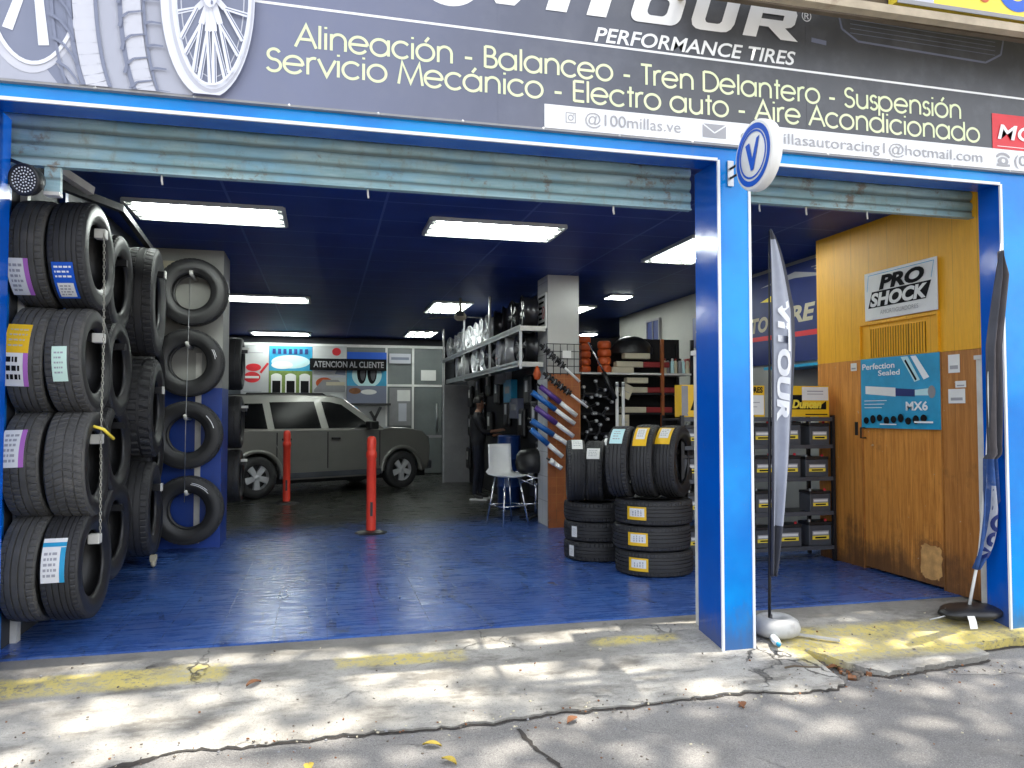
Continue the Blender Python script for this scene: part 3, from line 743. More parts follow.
f = sflat(); f.lift = .004; BZ = 3.77
sh_ = lambda pts: [(x + .32 * z, BZ + z) for x, z in pts]
f.poly(sh_([(.76, .21), (.90, .21), (.975, .07), (1.08, .21), (1.20, .21), (1.065, 0), (.955, 0)]), 'letter_white')
f.poly(sh_([(1.255, 0), (1.385, 0), (1.385, .21), (1.255, .21)]), 'letter_white')
f.poly(sh_([(1.51, 0), (1.635, 0), (1.635, .145), (1.76, .145), (1.76, .21), (1.43, .21), (1.43, .145), (1.51, .145)]), 'letter_white')
def rr_ring(x0, x1, z0, z1, wx, wz, c):
    def rrp(a0, a1, b0, b1, r):
        o = []
        for cx_, cz_, t0 in ((a1 - r, b1 - r, 0), (a0 + r, b1 - r, 90), (a0 + r, b0 + r, 180), (a1 - r, b0 + r, 270)):
            for k in range(7): a = R(t0 + 15 * k); o.append((cx_ + r * math.cos(a), cz_ + r * math.sin(a)))
        return o
    A = sh_(rrp(x0, x1, z0, z1, c)); B = sh_(rrp(x0 + wx, x1 - wx, z0 + wz, z1 - wz, c * .55)); n = len(A)
    f.add([f.p(*q) for q in A + B], [(i, (i + 1) % n, n + (i + 1) % n, n + i) for i in range(n)], 'letter_white')
rr_ring(1.78, 2.11, 0, .21, .10, .05, .06)
uo = [(2.18, .21), (2.18, .06), (2.195, .025), (2.225, .005), (2.26, 0), (2.40, 0), (2.435, .005), (2.46, .025), (2.475, .06), (2.475, .21)]
ui = [(2.385, .21), (2.385, .07), (2.375, .055), (2.36, .05), (2.295, .05), (2.28, .055), (2.27, .07), (2.27, .21)]
f.poly(sh_(uo + ui), 'letter_white')
f.poly(sh_([(2.55, 0), (2.645, 0), (2.645, .21), (2.55, .21)]), 'letter_white')
f.poly(sh_([(2.645, .16), (2.80, .16), (2.80, .125), (2.645, .125), (2.645, .075), (2.71, .075), (2.82, 0), (2.945, 0), (2.83, .078), (2.87, .088), (2.89, .11), (2.89, .175), (2.875, .198), (2.84, .21), (2.645, .21)]), 'letter_white')
f.build('lettering', sg)
L('®', 'letter_white', 2.98, 3.05, 3.915, .07)
f = sflat(); f.ring(.68, 3.93, .21, .21, .05, 'letter_white'); f.line([(.58, 4.02), (.66, 3.84), (.78, 4.04)], .05, 'letter_white'); f.build('round_emblem', sg)
f = sflat(); f.rect(1.248, 6.25, 3.063, 3.205, 'band_white'); f.build('address_band', sg)
L('@100millas.ve', 'letter_grey', 1.50, 2.12, 3.105, .068, lift=.006)
L('cienmillasautoracing1@hotmail.com', 'letter_grey', 2.53, 4.37, 3.098, .068, lift=.006)
L('(0212)', 'letter_grey', 4.64, 5.0, 3.10, .07, lift=.006)
f = sflat(); f.layer = 3
f.ring(1.41, 3.135, .045, .045, .008, 'letter_grey', 4, PI / 4, 2 * PI + PI / 4); f.ring(1.41, 3.135, .018, .018, .006, 'letter_grey', 24); f.ell(1.428, 3.153, .004, .004, 'letter_grey', 12)
f.build('camera_icon', sg)
f = sflat(); f.layer = 3; f.rect(2.27, 2.43, 3.095, 3.18, 'letter_grey'); f.line([(2.27, 3.178), (2.35, 3.125), (2.43, 3.178)], .008, 'band_white'); f.build('envelope_icon', sg)
f = sflat(); f.layer = 3; f.ell(4.545, 3.12, .045, .03, 'letter_grey'); f.ring(4.545, 3.145, .058, .035, .018, 'letter_grey', 24, 0, PI); f.ell(4.545, 3.122, .016, .014, 'band_white', 20); f.rect(4.49, 4.60, 3.085, 3.10, 'letter_grey'); f.build('telephone_icon', sg)
f = sflat(); f.layer = 2; f.rect(4.46, 5.6, 3.205, 3.45, 'red_print'); f.rect(4.50, 4.75, 3.222, 3.226, 'letter_white'); f.build('red_panel', sg)
L('MOTUL', 'letter_white', 4.50, 5.2, 3.275, .10, bold=.018, shear=.2, lift=.008)

# angle iron frame and yellow sign over it
br = thing('sign_bracket', 'beige angle iron frame carrying the yellow sign above the vinyl sign', 'bracket', (4.0, 3.95, 3.822))
mb = MB(); mb.box(-1.9, 2.6, -.03, .03, -.006, 0.0, 'beige_steel'); mb.box(-1.9, 2.6, -.036, -.03, -.006, .045, 'beige_steel'); mb.build('rail', br)
for dx in (.22, 1.5):
    mb = MB(); mb.bar((dx, -.02, .03), (dx + .10, .05, .12), .018, 'beige_steel'); mb.build('brace', br)
for dx in (-1.88, 2.4): mb = MB(); mb.bar((dx, .06, .03), (dx, .72, .26), .03, 'beige_steel'); mb.build('support_arm', br)
mb = MB(); mb.box(-1.9, 2.6, .06, .10, .0, .30, 'brown_dark'); mb.build('backing_board', br)
ys = thing('yellow_sign', 'yellow shop sign with blue lettering cut off at the top', 'sign', (4.0, 3.93, 3.895))
mb = MB(); mb.box(-.62, 2.6, -.02, .06, 0, .9, 'lemon'); mb.build('panel', ys)
mb = MB(); mb.box(-.625, 2.6, -.026, -.02, -.012, .014, 'mid_grey'); mb.build('edge_strip', ys)
f = Flat((0, -.021, 0), FU, FV); f.rect(-.62, -.36, .016, .9, 'lav2'); f.ring(.27, .22, .16, .18, .07, 'blue_print'); f.ell(.02, .12, .045, .05, 'rust_orange', 20); f.build('lettering', ys)

# round projecting sign
vs_ = thing('projecting_sign', 'round white projecting sign with a blue letter V fixed to the central pillar', 'sign', (2.47, 4.0, 2.895))
mb = MB(); mb.lathe([(0, -.035), (.195, -.035), (.205, -.028), (.207, 0), (.205, .028), (.195, .035), (0, .035)], 64, 'white', 'X'); mb.build('disc', vs_)
f = Flat((-.036, 0, 0), SU, SV); f.ring(0, 0, .183, .183, .032, 'blue_print', 64); f.ring(0, .004, .142, .142, .012, 'blue_print', 64); f.build('printed_rings', vs_)
f = Flat((-.036, 0, 0), SU, SV); f.layer = 3
f.poly([(-.075, .075), (-.032, .082), (-.002, -.02), (.045, .088), (.078, .094), (.012, -.088), (-.018, -.09)], 'blue_print'); f.build('letter_emblem', vs_)
mb = MB(); mb.tube([(0, .19, .02), (0, .33, .02)], .008, 'black_steel', 8); mb.tube([(0, .19, -.04), (0, .33, -.04)], .008, 'black_steel', 8); mb.box(-.02, .02, .315, .324, -.09, .07, 'steel'); mb.build('bracket', vs_)

# ================================================================= CEILING LIGHTS
def light(label, x, y, rz=0.0, L_=1.22, W_=.60):
    t = thing('ceiling_light', label, 'ceiling light', (x, y, CEIL), rz, 'fluorescent ceiling lights')
    mb = MB(); h = .035
    mb.box(-L_ / 2, L_ / 2, -W_ / 2, W_ / 2, -.004, -.001, 'lamp_pan')
    for s in (-1, 1):
        mb.box(-L_ / 2, L_ / 2, s * W_ / 2 - .014, s * W_ / 2 + .014, -h, -.004, 'lamp_pan')
        mb.box(s * L_ / 2 - .014, s * L_ / 2 + .014, -W_ / 2 + .014, W_ / 2 - .014, -h, -.004, 'lamp_pan')
    mb.build('frame', t)
    for k in (-.19, 0, .19):
        b2 = MB(); b2.tube([(-L_ / 2 + .06, k, -.024), (L_ / 2 - .06, k, -.024)], .014, 'tube', 8); b2.build('tube', t)
        b3 = MB(); b3.box(-L_ / 2 + .016, -L_ / 2 + .058, k - .02, k + .02, -.034, -.005, 'white'); b3.build('tube_holder', t)
        b3 = MB(); b3.box(L_ / 2 - .058, L_ / 2 - .016, k - .02, k + .02, -.034, -.005, 'white'); b3.build('tube_holder', t)
    return t
light('fluorescent ceiling light nearest the hanging tyre rack at the front', -.95, 6.84)
light('fluorescent ceiling light in the middle of the front row', 1.50, 6.86)
light('fluorescent ceiling light running lengthwise beside the central blue pillar', 3.70, 7.25, PI / 2)
light('thin-looking fluorescent ceiling light beyond the white tyre column', -.83, 11.8)
light('farthest fluorescent ceiling light above the hanging posters', -.9, 16.9)
light('fluorescent ceiling light above the alloy wheel shelf', 1.90, 12.1, PI / 2)
light('small far fluorescent ceiling light in front of the glass door', 1.98, 16.3, PI / 2)
light('fluorescent ceiling light half hidden behind the white tiled column', 3.85, 12.0, PI / 2)
for (x, y, lab) in ((4.15, 10.45, 'small square LED downlight right of the tiled column'), (5.5, 15.6, 'tiny far LED downlight low beside the tiled column')):
    t = thing('downlight', lab, 'downlight', (x, y, CEIL))
    mb = MB(); mb.box(-.17, .17, -.17, .17, -.02, -.001, 'lamp_pan'); mb.build('frame', t)
    mb = MB(); mb.box(-.15, .15, -.15, .15, -.026, -.0202, 'tube'); mb.build('diffuser', t)
t = thing('ceiling_fan', 'dusty beige ceiling fan hub hanging below the light over the wheel shelf', 'fan', (1.95, 11.2, CEIL))
mb = MB(); mb.tube([(0, 0, 0), (0, 0, -.22)], .02, 'cream', 10); mb.lathe([(0, -.20), (.06, -.21), (.09, -.25), (.09, -.30), (.05, -.33), (0, -.335)], 20, 'cream'); mb.build('motor', t)
for k in range(3):
    a = R(20 + 120 * k); mb = MB(); mx = Matrix.Rotation(a, 4, 'Z'); mb.box(.09, .55, -.05, .05, -.272, -.264, 'dark_grey', mx); mb.build('blade', t)

# ================================================================= TYRES
_tm = {}
def tyre_mesh(Rr, W, rim, pat, mk='rubber'):
    key = (Rr, W, rim, pat, mk)
    if key in _tm: return _tm[key]
    seg = 240 if pat != 'plain' else 96
    h = W / 2; tw = h * .84
    P = []   # (x, r, tag)
    P.append((-h * .70, rim, 's')); P.append((-h * .80, rim + .006, 's')); P.append((-h * .84, rim + .02, 's'))
    sh = Rr - rim
    P.append((-h * .97, rim + sh * .32, 's')); P.append((-h * .985, rim + sh * .40, 's')); P.append((-h * 1.0, rim + sh * .50, 's')); P.append((-h * .975, rim + sh * .70, 's')); P.append((-h * .955, rim + sh * .78, 's')); P.append((-h * .93, rim + sh * .86, 'k')); P.append((-tw * 1.02, Rr - .011, 'k'))
    gr = {'highway': [-.62, -.22, .22, .62], 'touring': [-.45, .05, .5], 'sport': [-.55, 0.0, .55], 'mud': [-.35, .35], 'plain': [-.4, .4], 'rib': [-.66, -.30, .08, .42, .70]}[pat]
    gw = .045 if pat != 'mud' else .08
    xs = [-1.0]
    last = -1.0
    ribs = []
    for gpos in gr: ribs.append((last, gpos - gw)); last = gpos + gw
    ribs.append((last, 1.0))
    crown = lambda u: Rr - .006 * abs(u) ** 2.6
    for i, (a, b) in enumerate(ribs):
        tagk = 'R%d' % i
        P.append((a * tw, crown(a), tagk)); P.append(((a + b) / 2 * tw, crown((a + b) / 2), tagk)); P.append((b * tw, crown(b), tagk))
        if i < len(ribs) - 1:
            P.append(((b + .012) * tw, Rr - .0085, 'g')); P.append(((ribs[i + 1][0] - .012) * tw, Rr - .0085, 'g'))
    Q = [(-x, r, t_) for (x, r, t_) in P[:10][::-1]]
    P += Q
    P += [(h * .60, rim + .004, 's'), (h * .62, rim + .03, 'i'), (h * .80, rim + sh * .55, 'i'), (h * .7, Rr - .03, 'i'), (0, Rr - .024, 'i'), (-h * .7, Rr - .03, 'i'), (-h * .80, rim + sh * .55, 'i'), (-h * .62, rim + .03, 'i'), (-h * .60, rim + .004, 's')]
    n = len(P); vs = []; fs = []; mi = []
    nr = len(ribs)
    for k in range(seg):
        for i, (x, r, tg) in enumerate(P):
            rr = r; ph = 0.0; xx = x
            if tg[0] == 'R':
                ri = int(tg[1:]); u = x / tw
                if pat in ('highway', 'sport', 'touring'):
                    shift = {'highway': 0, 'touring': 2.2 * u, 'sport': 3.5 * abs(u)}[pat]
                    kk = (k + int(round(shift))) % 5
                    if ri in (0, nr - 1): rr -= .0055 if kk == 0 else 0
                    elif pat == 'sport' and kk == 0: rr -= .005
                    elif pat == 'touring' and kk == 0 and ri % 2 == 1: rr -= .0045
                elif pat == 'rib':
                    if ri in (0, nr - 1) and k % 4 == 0: rr -= .004
                elif pat == 'mud':
                    kk = (k + (4 if ri == 1 else 0) + int(3 * abs(u))) % 8
                    if kk < 3: rr -= .012
            elif tg == 'k' and pat == 'mud' and k % 8 < 3: rr -= .008
            elif tg == 'k' and pat in ('highway', 'touring', 'sport') and k % 5 == 0: rr -= .003
            t_ = 2 * PI * k / seg
            vs.append((xx, -rr * math.cos(t_), rr * math.sin(t_)))
    for k in range(seg):
        k2 = (k + 1) % seg
        for i in range(n):
            j = (i + 1) % n
            fs.append((k * n + i, k * n + j, k2 * n + j, k2 * n + i)); mi.append(0 if P[i][2] in ('k', 'g') or P[i][2][0] == 'R' else 1)
    me = bpy.data.meshes.new('tyre'); me.from_pydata(vs, [], fs)
    me.materials.append(M[mk]); me.materials.append(M['rubber_side'])
    me.polygons.foreach_set('material_index', mi)
    me.polygons.foreach_set('use_smooth', [i % n not in range(9, 9 + 5 * nr) for i in range(len(fs))] if pat != 'mud' else [False] * len(fs))
    bm = bmesh.new(); bm.from_mesh(me); bmesh.ops.recalc_face_normals(bm, faces=bm.faces); bm.to_mesh(me); bm.free(); me.update()
    _tm[key] = me
    return me

def sticker(t, Rr, x0, x1, a0, a1, style):
    """a label wrapped on the tread from angle a0 to a1 (degrees, 0 = towards local -Y, + = up)"""
    mb = MB(); lay = [0]
    def patch(u0, u1, v0, v1, mk):
        rr = Rr + .002 + lay[0] * .0006; n = 8; vs = []
        for i in range(n + 1):
            a = R(a0 + (a1 - a0) * (v0 + (v1 - v0) * i / n))
            for u in (u0, u1): vs.append((x0 + (x1 - x0) * u, -rr * math.cos(a), rr * math.sin(a)))
        mb.add(vs, [(2 * i, 2 * i + 1, 2 * i + 3, 2 * i + 2) for i in range(n)], mk, True)
    def words(u0, u1, v0, v1, rows, mk='ink', fill=.5):
        for r_ in range(rows):
            va = v0 + (v1 - v0) * (r_ + .25) / rows; vb = v0 + (v1 - v0) * (r_ + .25 + fill) / rows; u = u0
            while u < u1:
                wd = random.uniform(.06, .2)
                if u + wd > u1: break
                patch(u, min(u1, u + wd), va, vb, mk); u += wd + .05
    base = {'lilac': 'paper', 'blue': 'blue_print', 'yellow': 'yellow', 'green': 'green_print', 'bluewhite': 'paper', 'white': 'paper', 'yellowwhite': 'yellow', 'cyan': 'cyan_print', 'yellowlilac': 'paper'}[style]
    patch(0, 1, 0, 1, base); lay[0] += 1
    if style == 'lilac': patch(.78, 1, 0, 1, 'purple_print'); words(.12, .7, .1, .9, 6, 'letter_grey')
    if style == 'blue': patch(.12, .88, .06, .48, 'paper'); lay[0] += 1; words(.2, .8, .10, .44, 4, 'letter_grey'); words(.1, .9, .6, .95, 3, 'letter_white', .4)
    if style == 'bluewhite': patch(0, 1, .80, .9, 'sky_print'); patch(.78, 1, 0, .78, 'sky_print'); words(.1, .7, .1, .7, 5, 'letter_grey')
    if style == 'green': words(.15, .85, .2, .9, 5, 'letter_grey', .35)
    if style == 'white': words(.15, .85, .2, .85, 4, 'letter_grey', .35)
    if style == 'cyan': words(.2, .8, .2, .85, 4, 'letter_grey', .35)
    if style == 'yellow': patch(.24, .88, .10, .86, 'paper'); lay[0] += 1; words(.32, .8, .2, .75, 4, 'letter_grey', .4)
    if style == 'yellowwhite': patch(.18, .82, .3, .92, 'paper'); lay[0] += 1; words(.26, .76, .4, .85, 4, 'letter_grey', .4)
    if style == 'yellowlilac': patch(0, 1, .52, 1, 'yellow'); patch(.8, 1, 0, .52, 'purple_print'); lay[0] += 1; words(.12, .75, .08, .48, 3, 'ink', .6); words(.15, .9, .6, .95, 4, 'cream', .3)
    return mb.build('label_sticker', t)

def tyre(label, c, Rr, W, rim, pat, rot=(0, 0, 0), stk=None, group=None, mk='rubber', arc=None):
    o = bpy.data.objects.new('tyre', tyre_mesh(Rr, W, rim, pat, mk)); col.objects.link(o)
    if group in (GA, 'tyres on the arms behind the front rack'): rot = (rot[0], R(random.uniform(-2, 2)), R(random.uniform(-3.5, 1.5)))
    o.location = c; o.rotation_euler = rot; tag(o, label, 'tyre', group)
    for s in (stk or []): sticker(o, Rr, *s)
    if arc:                                       # white sidewall writing
        mb = MB()
        for (ra, a0, a1, wd) in arc:
            nn = 12; vs = []
            for i in range(nn + 1):
                a = R(a0 + (a1 - a0) * i / nn)
                for r_ in (ra, ra + wd): vs.append((W / 2 * 1.005 + .001, -r_ * math.cos(a), r_ * math.sin(a)))
            mb.add(vs, [(2 * i, 2 * i + 1, 2 * i + 3, 2 * i + 2) for i in range(nn)], 'letter_white')
        mb.build('sidewall_marking', o)
    return o
GA = 'tyres hanging on the front left rack'
ax = 5.275; r0 = .33; rows = [2.355, 1.70, 1.07, .455]
tyre('tyre with lilac-edged white label on the top arm, against the blue wall', (-1.69, ax, rows[0]), r0, .205, .20, 'highway', (0, 0, 0), [(-.095, .02, -56, -14, 'lilac')], GA, 'rubber_dust')
tyre('tyre with blue and white label at the outer end of the top arm', (-1.472, ax, rows[0]), .335, .215, .20, 'rib', (0, 0, 0), [(-.075, .04, -58, -16, 'blue')], GA, 'rubber')
tyre('tyre with yellow and lilac label on the second arm, against the blue wall', (-1.69, ax, rows[1]), r0, .205, .20, 'highway', (0, 0, 0), [(-.095, .03, -30, 36, 'yellowlilac')], GA, 'rubber_dust')
tyre('tyre with plain pale green label at the outer end of the second arm', (-1.475, ax, rows[1]), r0, .21, .20, 'touring', (0, 0, 0), [(-.05, .03, -24, 12, 'green')], GA, 'rubber_dust')
tyre('tyre with white lilac-edged label on the third arm, against the blue wall', (-1.69, ax, rows[2]), r0, .21, .20, 'touring', (0, 0, 0), [(-.09, .03, 0, 40, 'lilac')], GA, 'rubber_dust')
tyre('unlabelled wide tyre with zigzag tread at the outer end of the third arm', (-1.47, ax, rows[2]), .335, .225, .20, 'sport', (R(25), 0, 0), None, GA, 'rubber_dust')
tyre('unlabelled tyre on the lowest arm of the rack, against the blue wall', (-1.685, ax, rows[3]), r0, .21, .20, 'highway', (R(60), 0, 0), None, GA, 'rubber_dust')
tyre('tyre with blue-banded white label at the outer end of the lowest arm', (-1.465, ax, rows[3]), .335, .215, .20, 'rib', (0, 0, 0), [(-.085, .04, -8, 36, 'bluewhite')], GA, 'rubber')
GB = 'tyres on the arms behind the front rack'
for (z, lab, pt) in ((2.30, 'dark tyre just behind the outer tyre of the top arm', 'highway'), (1.70, 'dark tyre just behind the pale green labelled tyre', 'touring'), (1.14, 'dark tyre just behind the zigzag tread tyre', 'highway'), (.56, 'dark tyre just behind the blue-banded labelled tyre on the lowest arm', 'rib')):
    tyre(lab, (-1.525, 5.99, z), .352, .24, .205, pt, (R(random.uniform(0, 90)), 0, 0), None, GB, 'rubber')
GC = 'large tyres on the inner rack arms'
tyre('large smooth-shouldered tyre on the inner arm near the ceiling', (-1.45, 6.76, 2.28), .44, .29, .22, 'touring', (0, 0, R(4)), None, GC)
tyre('chunky off-road mud tyre hanging in the middle of the inner rack', (-1.44, 6.74, 1.42), .40, .28, .22, 'mud', (0, 0, R(3)), None, GC)
tyre('large ribbed tyre at the bottom of the inner rack above the floor', (-1.44, 6.72, .62), .375, .27, .215, 'highway', (0, 0, R(3)), None, GC)
for (z, r_, nm) in ((2.28, .42, 'top'), (1.42, .39, 'middle'), (.62, .365, 'bottom')):
    tyre('dark tyre pushed to the wall behind the %s large tyre of the inner rack' % nm, (-1.68, 6.80, z), r_, .20, .22, 'touring', (0, 0, R(2)), None, 'inner tyres against the wall')
for (z, nm) in ((2.42, 'top'), (1.72, 'second'), (1.02, 'third'), (.40, 'lowest')):
    tyre('dark tyre in the %s row of the gap before the column' % nm, (-1.60, 7.72, z), .33, .22, .20, 'plain', (0, 0, 0), None, 'tyres in the gap before the column')
GD = 'tyres hung face-on on the white and blue column'
arcs = [(.262, 95, 135, .006), (.274, 100, 128, .005)]
for (x, z, lab, a) in ((-1.30, 2.60, 'topmost face-on tyre hung against the white part of the column', None), (-1.327, 1.886, 'face-on tyre hung where the column turns from white to blue', [(.262, 150, 172, .006), (.276, 152, 168, .005)]),
                    (-1.335, 1.16, 'face-on tyre hung on the blue part of the column, second from the floor', [(.27, 135, 165, .008)]), (-1.315, .41, 'lowest face-on tyre hung on the blue part of the column', [(.262, 98, 140, .006), (.276, 100, 134, .006)])):
    tyre(lab, (x, 8.30, z), .342, .215, .178, 'highway', (0, 0, R(-90)), None, GD, arc=a)
GE = 'tyres on the rear rack beside the parked car'
for (z, lab) in ((1.97, 'dark tyre on the rear rack, level with the posters'), (1.27, 'dark tyre on the rear rack, level with the car windows'), (.63, 'dark tyre on the rear rack, beside the rear wheel of the car')):
    tyre(lab, (-1.05, 9.75, z), .315, .205, .20, 'plain', (0, 0, 0), None, GE)
# floor stacks
GS = 'tyres stacked on the blue floor by the pillar'
LY = (0, R(-90), 0)
def lying(label, x, y, z, Rr, W, pat, stk=None, rz=0.0):
    return tyre(label, (x, y, z), Rr, W, .20, pat, (0, R(-90), rz), stk, GS)
for k, (nm) in enumerate(('bottom', 'middle', 'top')):
    w_ = .214; lying('lying tyre with yellow label at the %s of the right stack' % nm, 2.815 + (.01, -.012, .008)[k], 6.31, w_ / 2 + k * w_, .338, w_, 'rib', [(-.055, .055, 32, 62, 'yellow')], R((0, 3, -2)[k]))
for k, (nm) in enumerate(('bottom', 'middle', 'top')):
    w_ = .182; lying('%s lying tyre %s of the left stack' % (('small', 'with a small white edge label,', 'with a small white edge label,')[0], ('with white edge label at the bottom', 'with white edge label in the middle', 'without label at the top')[k]), 2.56, 7.05, w_ / 2 + k * w_, .312, w_, 'highway', [(-.05, .05, 62, 74, 'white')] if k < 2 else None, R(k * 7))
zt = .643
tyre('standing tyre with pale cyan label on top of the right stack', (2.575, 6.38, zt + .312), .312, .19, .19, 'highway', (0, 0, R(-36)), [(-.06, .05, 32, 66, 'cyan')], GS)
tyre('standing tyre with yellow label in the middle on top of the right stack', (2.79, 6.33, zt + .318), .318, .20, .195, 'rib', (0, 0, R(-38)), [(-.07, .05, 26, 66, 'yellowwhite')], GS)
tyre('standing tyre with yellow label at the open right end on top of the right stack', (3.00, 6.27, zt + .315), .315, .20, .195, 'rib', (0, 0, R(-43)), [(-.08, .05, 30, 68, 'yellowwhite')], GS)
zt = .547
tyre('standing tyre with white label, outermost on top of the left stack', (2.335, 7.0, zt + .29), .29, .175, .19, 'rib', (0, 0, R(-16)), [(-.04, .06, 46, 82, 'white')], GS)
tyre('standing tyre with low white label on top of the left stack', (2.525, 6.96, zt + .285), .285, .18, .19, 'highway', (0, 0, R(-26)), [(-.06, .06, 26, 50, 'white')], GS)
tyre('standing tyre with white label touching the right stack, on the left stack', (2.72, 7.03, zt + .295), .295, .19, .19, 'highway', (0, 0, R(-30)), [(-.06, .07, 52, 84, 'white')], GS)

# racks
rk = thing('tyre_rack', 'blue steel wall rack with white-capped arms holding the front left tyres', 'rack', (-1.80, ax, 0))
mb = MB(); mb.box(-.018, .02, -.03, .03, 0.0, 2.95, 'dirty_white'); mb.build('post', rk)
mb = MB(); mb.box(-.018, .02, .68, .74, 0.0, 2.95, 'blue_steel'); mb.build('post', rk)
mb = MB(); mb.bar((.0, -.02, 2.86), (.36, .75, 2.86), .05, 'black_steel'); mb.bar((.36, .75, 2.86), (.42, 1.6, 2.70), .04, 'black_steel'); mb.bar((.10, -.35, 2.92), (.34, .1, 2.80), .05, 'dirty_white'); mb.build('top_frame', rk)
for z in rows:
    mb = MB(); mb.box(.02, .40, -.025, .025, z + .125, z + .175, 'black_steel'); o = mb.build('arm', rk)
    mb = MB(); mb.bbox_(.395, .462, -.034, .034, z + .118, z + .178, 'dirty_white', .006); mb.build('end_cap', o)
for z in (2.30, 1.70, 1.14, .56):
    mb = MB(); mb.box(.02, .42, .68, .73, z + .13, z + .175, 'black_steel'); mb.build('arm', rk)
rk2 = thing('tyre_rack', 'blue steel rack with three arms holding the large inner tyres', 'rack', (-1.80, 6.72, 0))
mb = MB(); mb.box(-.018, .03, -.03, .03, 0, 2.95, 'blue_steel'); mb.build('post', rk2)
for z, r_ in ((2.34, .40), (1.40, .385), (.62, .36)):
    mb = MB(); mb.box(.03, .53, -.025, .025, z + .14, z + .19, 'black_steel'); o = mb.build('arm', rk2)
    mb = MB(); mb.box(.53, .54, -.03, .03, z + .135, z + .195, 'dirty_white'); mb.build('end_cap', o)
rk3 = thing('tyre_rack', 'dark steel rack post carrying the rear tyres beside the car', 'rack', (-1.26, 9.75, 0))
mb = MB(); mb.box(-.03, .03, -.03, .03, 0, 2.6, 'black_steel'); mb.build('post', rk3)
for z in (1.97, 1.27, .63):
    mb = MB(); mb.box(.03, .36, -.025, .025, z + .13, z + .17, 'black_steel'); o = mb.build('arm', rk3)
    mb = MB(); mb.box(.30, .372, -.03, .03, z + .17, z + .20, 'dirty_white'); mb.build('end_cap', o)
def chain(label, pts, link=.022, rad=.0026, mk='rope'):
    mb = MB(); k = 0
    for i in range(len(pts) - 1):
        a, b = Vector(pts[i]), Vector(pts[i + 1]); n = max(1, int((b - a).length / link))
        d = (b - a).normalized(); s1 = d.cross(Vector((0, 1, 0)) if abs(d.y) < .8 else Vector((1, 0, 0))).normalized(); s2 = d.cross(s1)
        for j in range(n):
            c = a + d * (j + .5) * (b - a).length / n; s = s1 if k % 2 else s2; k += 1
            q = [c + d * (link * .62 * math.sin(t)) + s * (link * .27 * math.cos(t)) for t in [2 * PI * i2 / 8 for i2 in range(9)]]
            mb.tube(q, rad, mk, 5, caps=False)
    return tag(mb.build('chain'), label, 'chain')
chain('steel chain hanging down past the white arm ends of the front rack', [(-1.345, 5.24, rows[0] + .15), (-1.325, 5.20, 1.87), (-1.335, 5.22, 1.26), (-1.33, 5.23, .64)])
mb = MB(); mb.tube([(-1.40, 5.2, 1.28), (-1.36, 5.16, 1.30), (-1.31, 5.18, 1.28), (-1.27, 5.25, 1.22)], .010, 'lemon', 6); tag(mb.build('hook'), 'yellowish hook looped over the third arm end of the front rack', 'hook')
mb = MB(); mb.tube([(-1.31, 8.18, 2.72), (-1.32, 8.18, 2.0), (-1.33, 8.18, 1.2), (-1.33, 8.18, .5)], .004, 'steel', 5); tag(mb.build('cable'), 'thin cable running down through the face-on column tyres', 'cable')
# round LED spotlight by the shutter
t = thing('spotlight', 'round black LED spotlight with white dots at the top left corner', 'spotlight', (-1.565, 4.56, 2.625))
mx = Matrix.Rotation(R(-18), 4, 'Z') @ Matrix.Rotation(R(12), 4, 'X')
mb = MB(); mb.lathe([(0, .10), (.06, .09), (.082, .04), (.086, 0), (.082, -.012), (.076, -.004), (0, 0)], 36, 'black', 'Y', mx); mb.build('housing', t)
mb = MB()
for ring_, (rr, n) in enumerate(((0, 1), (.016, 6), (.032, 12), (.048, 18), (.064, 24))):
    for k in range(n):
        a = 2 * PI * k / n + ring_ * .2; c = Vector((rr * math.cos(a), -.004, rr * math.sin(a)))
        mb.lathe([(0, -.004), (.003, -.003), (.0048, .001)], 8, 'led', 'Y', mx @ Matrix.Translation(c))
mb.build('lens_dots', t)
mb = MB(); mb.bar((-.13, .1, .0), (-.08, .06, 0), .02, 'black_steel'); mb.bar((0, .05, .085), (-.1, .1, .13), .02, 'black_steel'); mb.build('bracket', t)
mb = MB(); mb.box(-1.52, -1.44, 4.72, 4.76, 2.61, 2.75, 'shutter'); mb.box(-1.52, -1.44, 4.71, 4.77, 2.59, 2.61, 'dirty_white'); tag(mb.build('shutter_bracket'), 'small pale blue steel bracket hanging beside the round spotlight', 'bracket')

# white-over-blue column
cl = thing('column', 'square column painted white above and blue below behind the hung tyres', 'column', (-1.43, 8.72, 0))
mb = MB(); mb.box(-.43, .40, -.24, .3, 0, 1.64, 'blue_wall'); mb.build('lower_shaft', cl)
mb = MB(); mb.box(-.43, .40, -.24, .3, 1.64, CEIL - .003, 'white_wall'); mb.build('upper_shaft', cl)
mb = MB(); mb.box(-.18, .20, -.29, -.242, 2.86, 2.94, 'cream'); mb.build('junction_box', cl)
mb = MB(); mb.box(.145, .20, -.262, -.242, .05, 2.0, 'dirty_white'); mb.build('cable_duct', cl)
for (x, z) in ((-1.30, 2.60), (-1.327, 1.886), (-1.335, 1.16), (-1.315, .41)):
    mb = MB(); mb.tube([(x - 0.0 + 1.43, -.24, z + .16), (x + 1.43, -.54, z + .17), (x + 1.43, -.56, z + .20)], .018, 'dirty_white', 8); mb.build('peg', cl)
mb = MB(); mb.lathe([(0, -.02), (.03, -.02), (.045, 0), (.03, .02), (0, .02)], 16, 'cream', 'X', Matrix.Translation((0, 0, .045))); mb.cbox((0, 0, .085), (.05, .07, .05), 'cream'); tag(mb.build('caster', None, (-1.47, 7.5, 0)), 'small cream caster wheel lying on the blue floor below the hung tyres', 'caster')

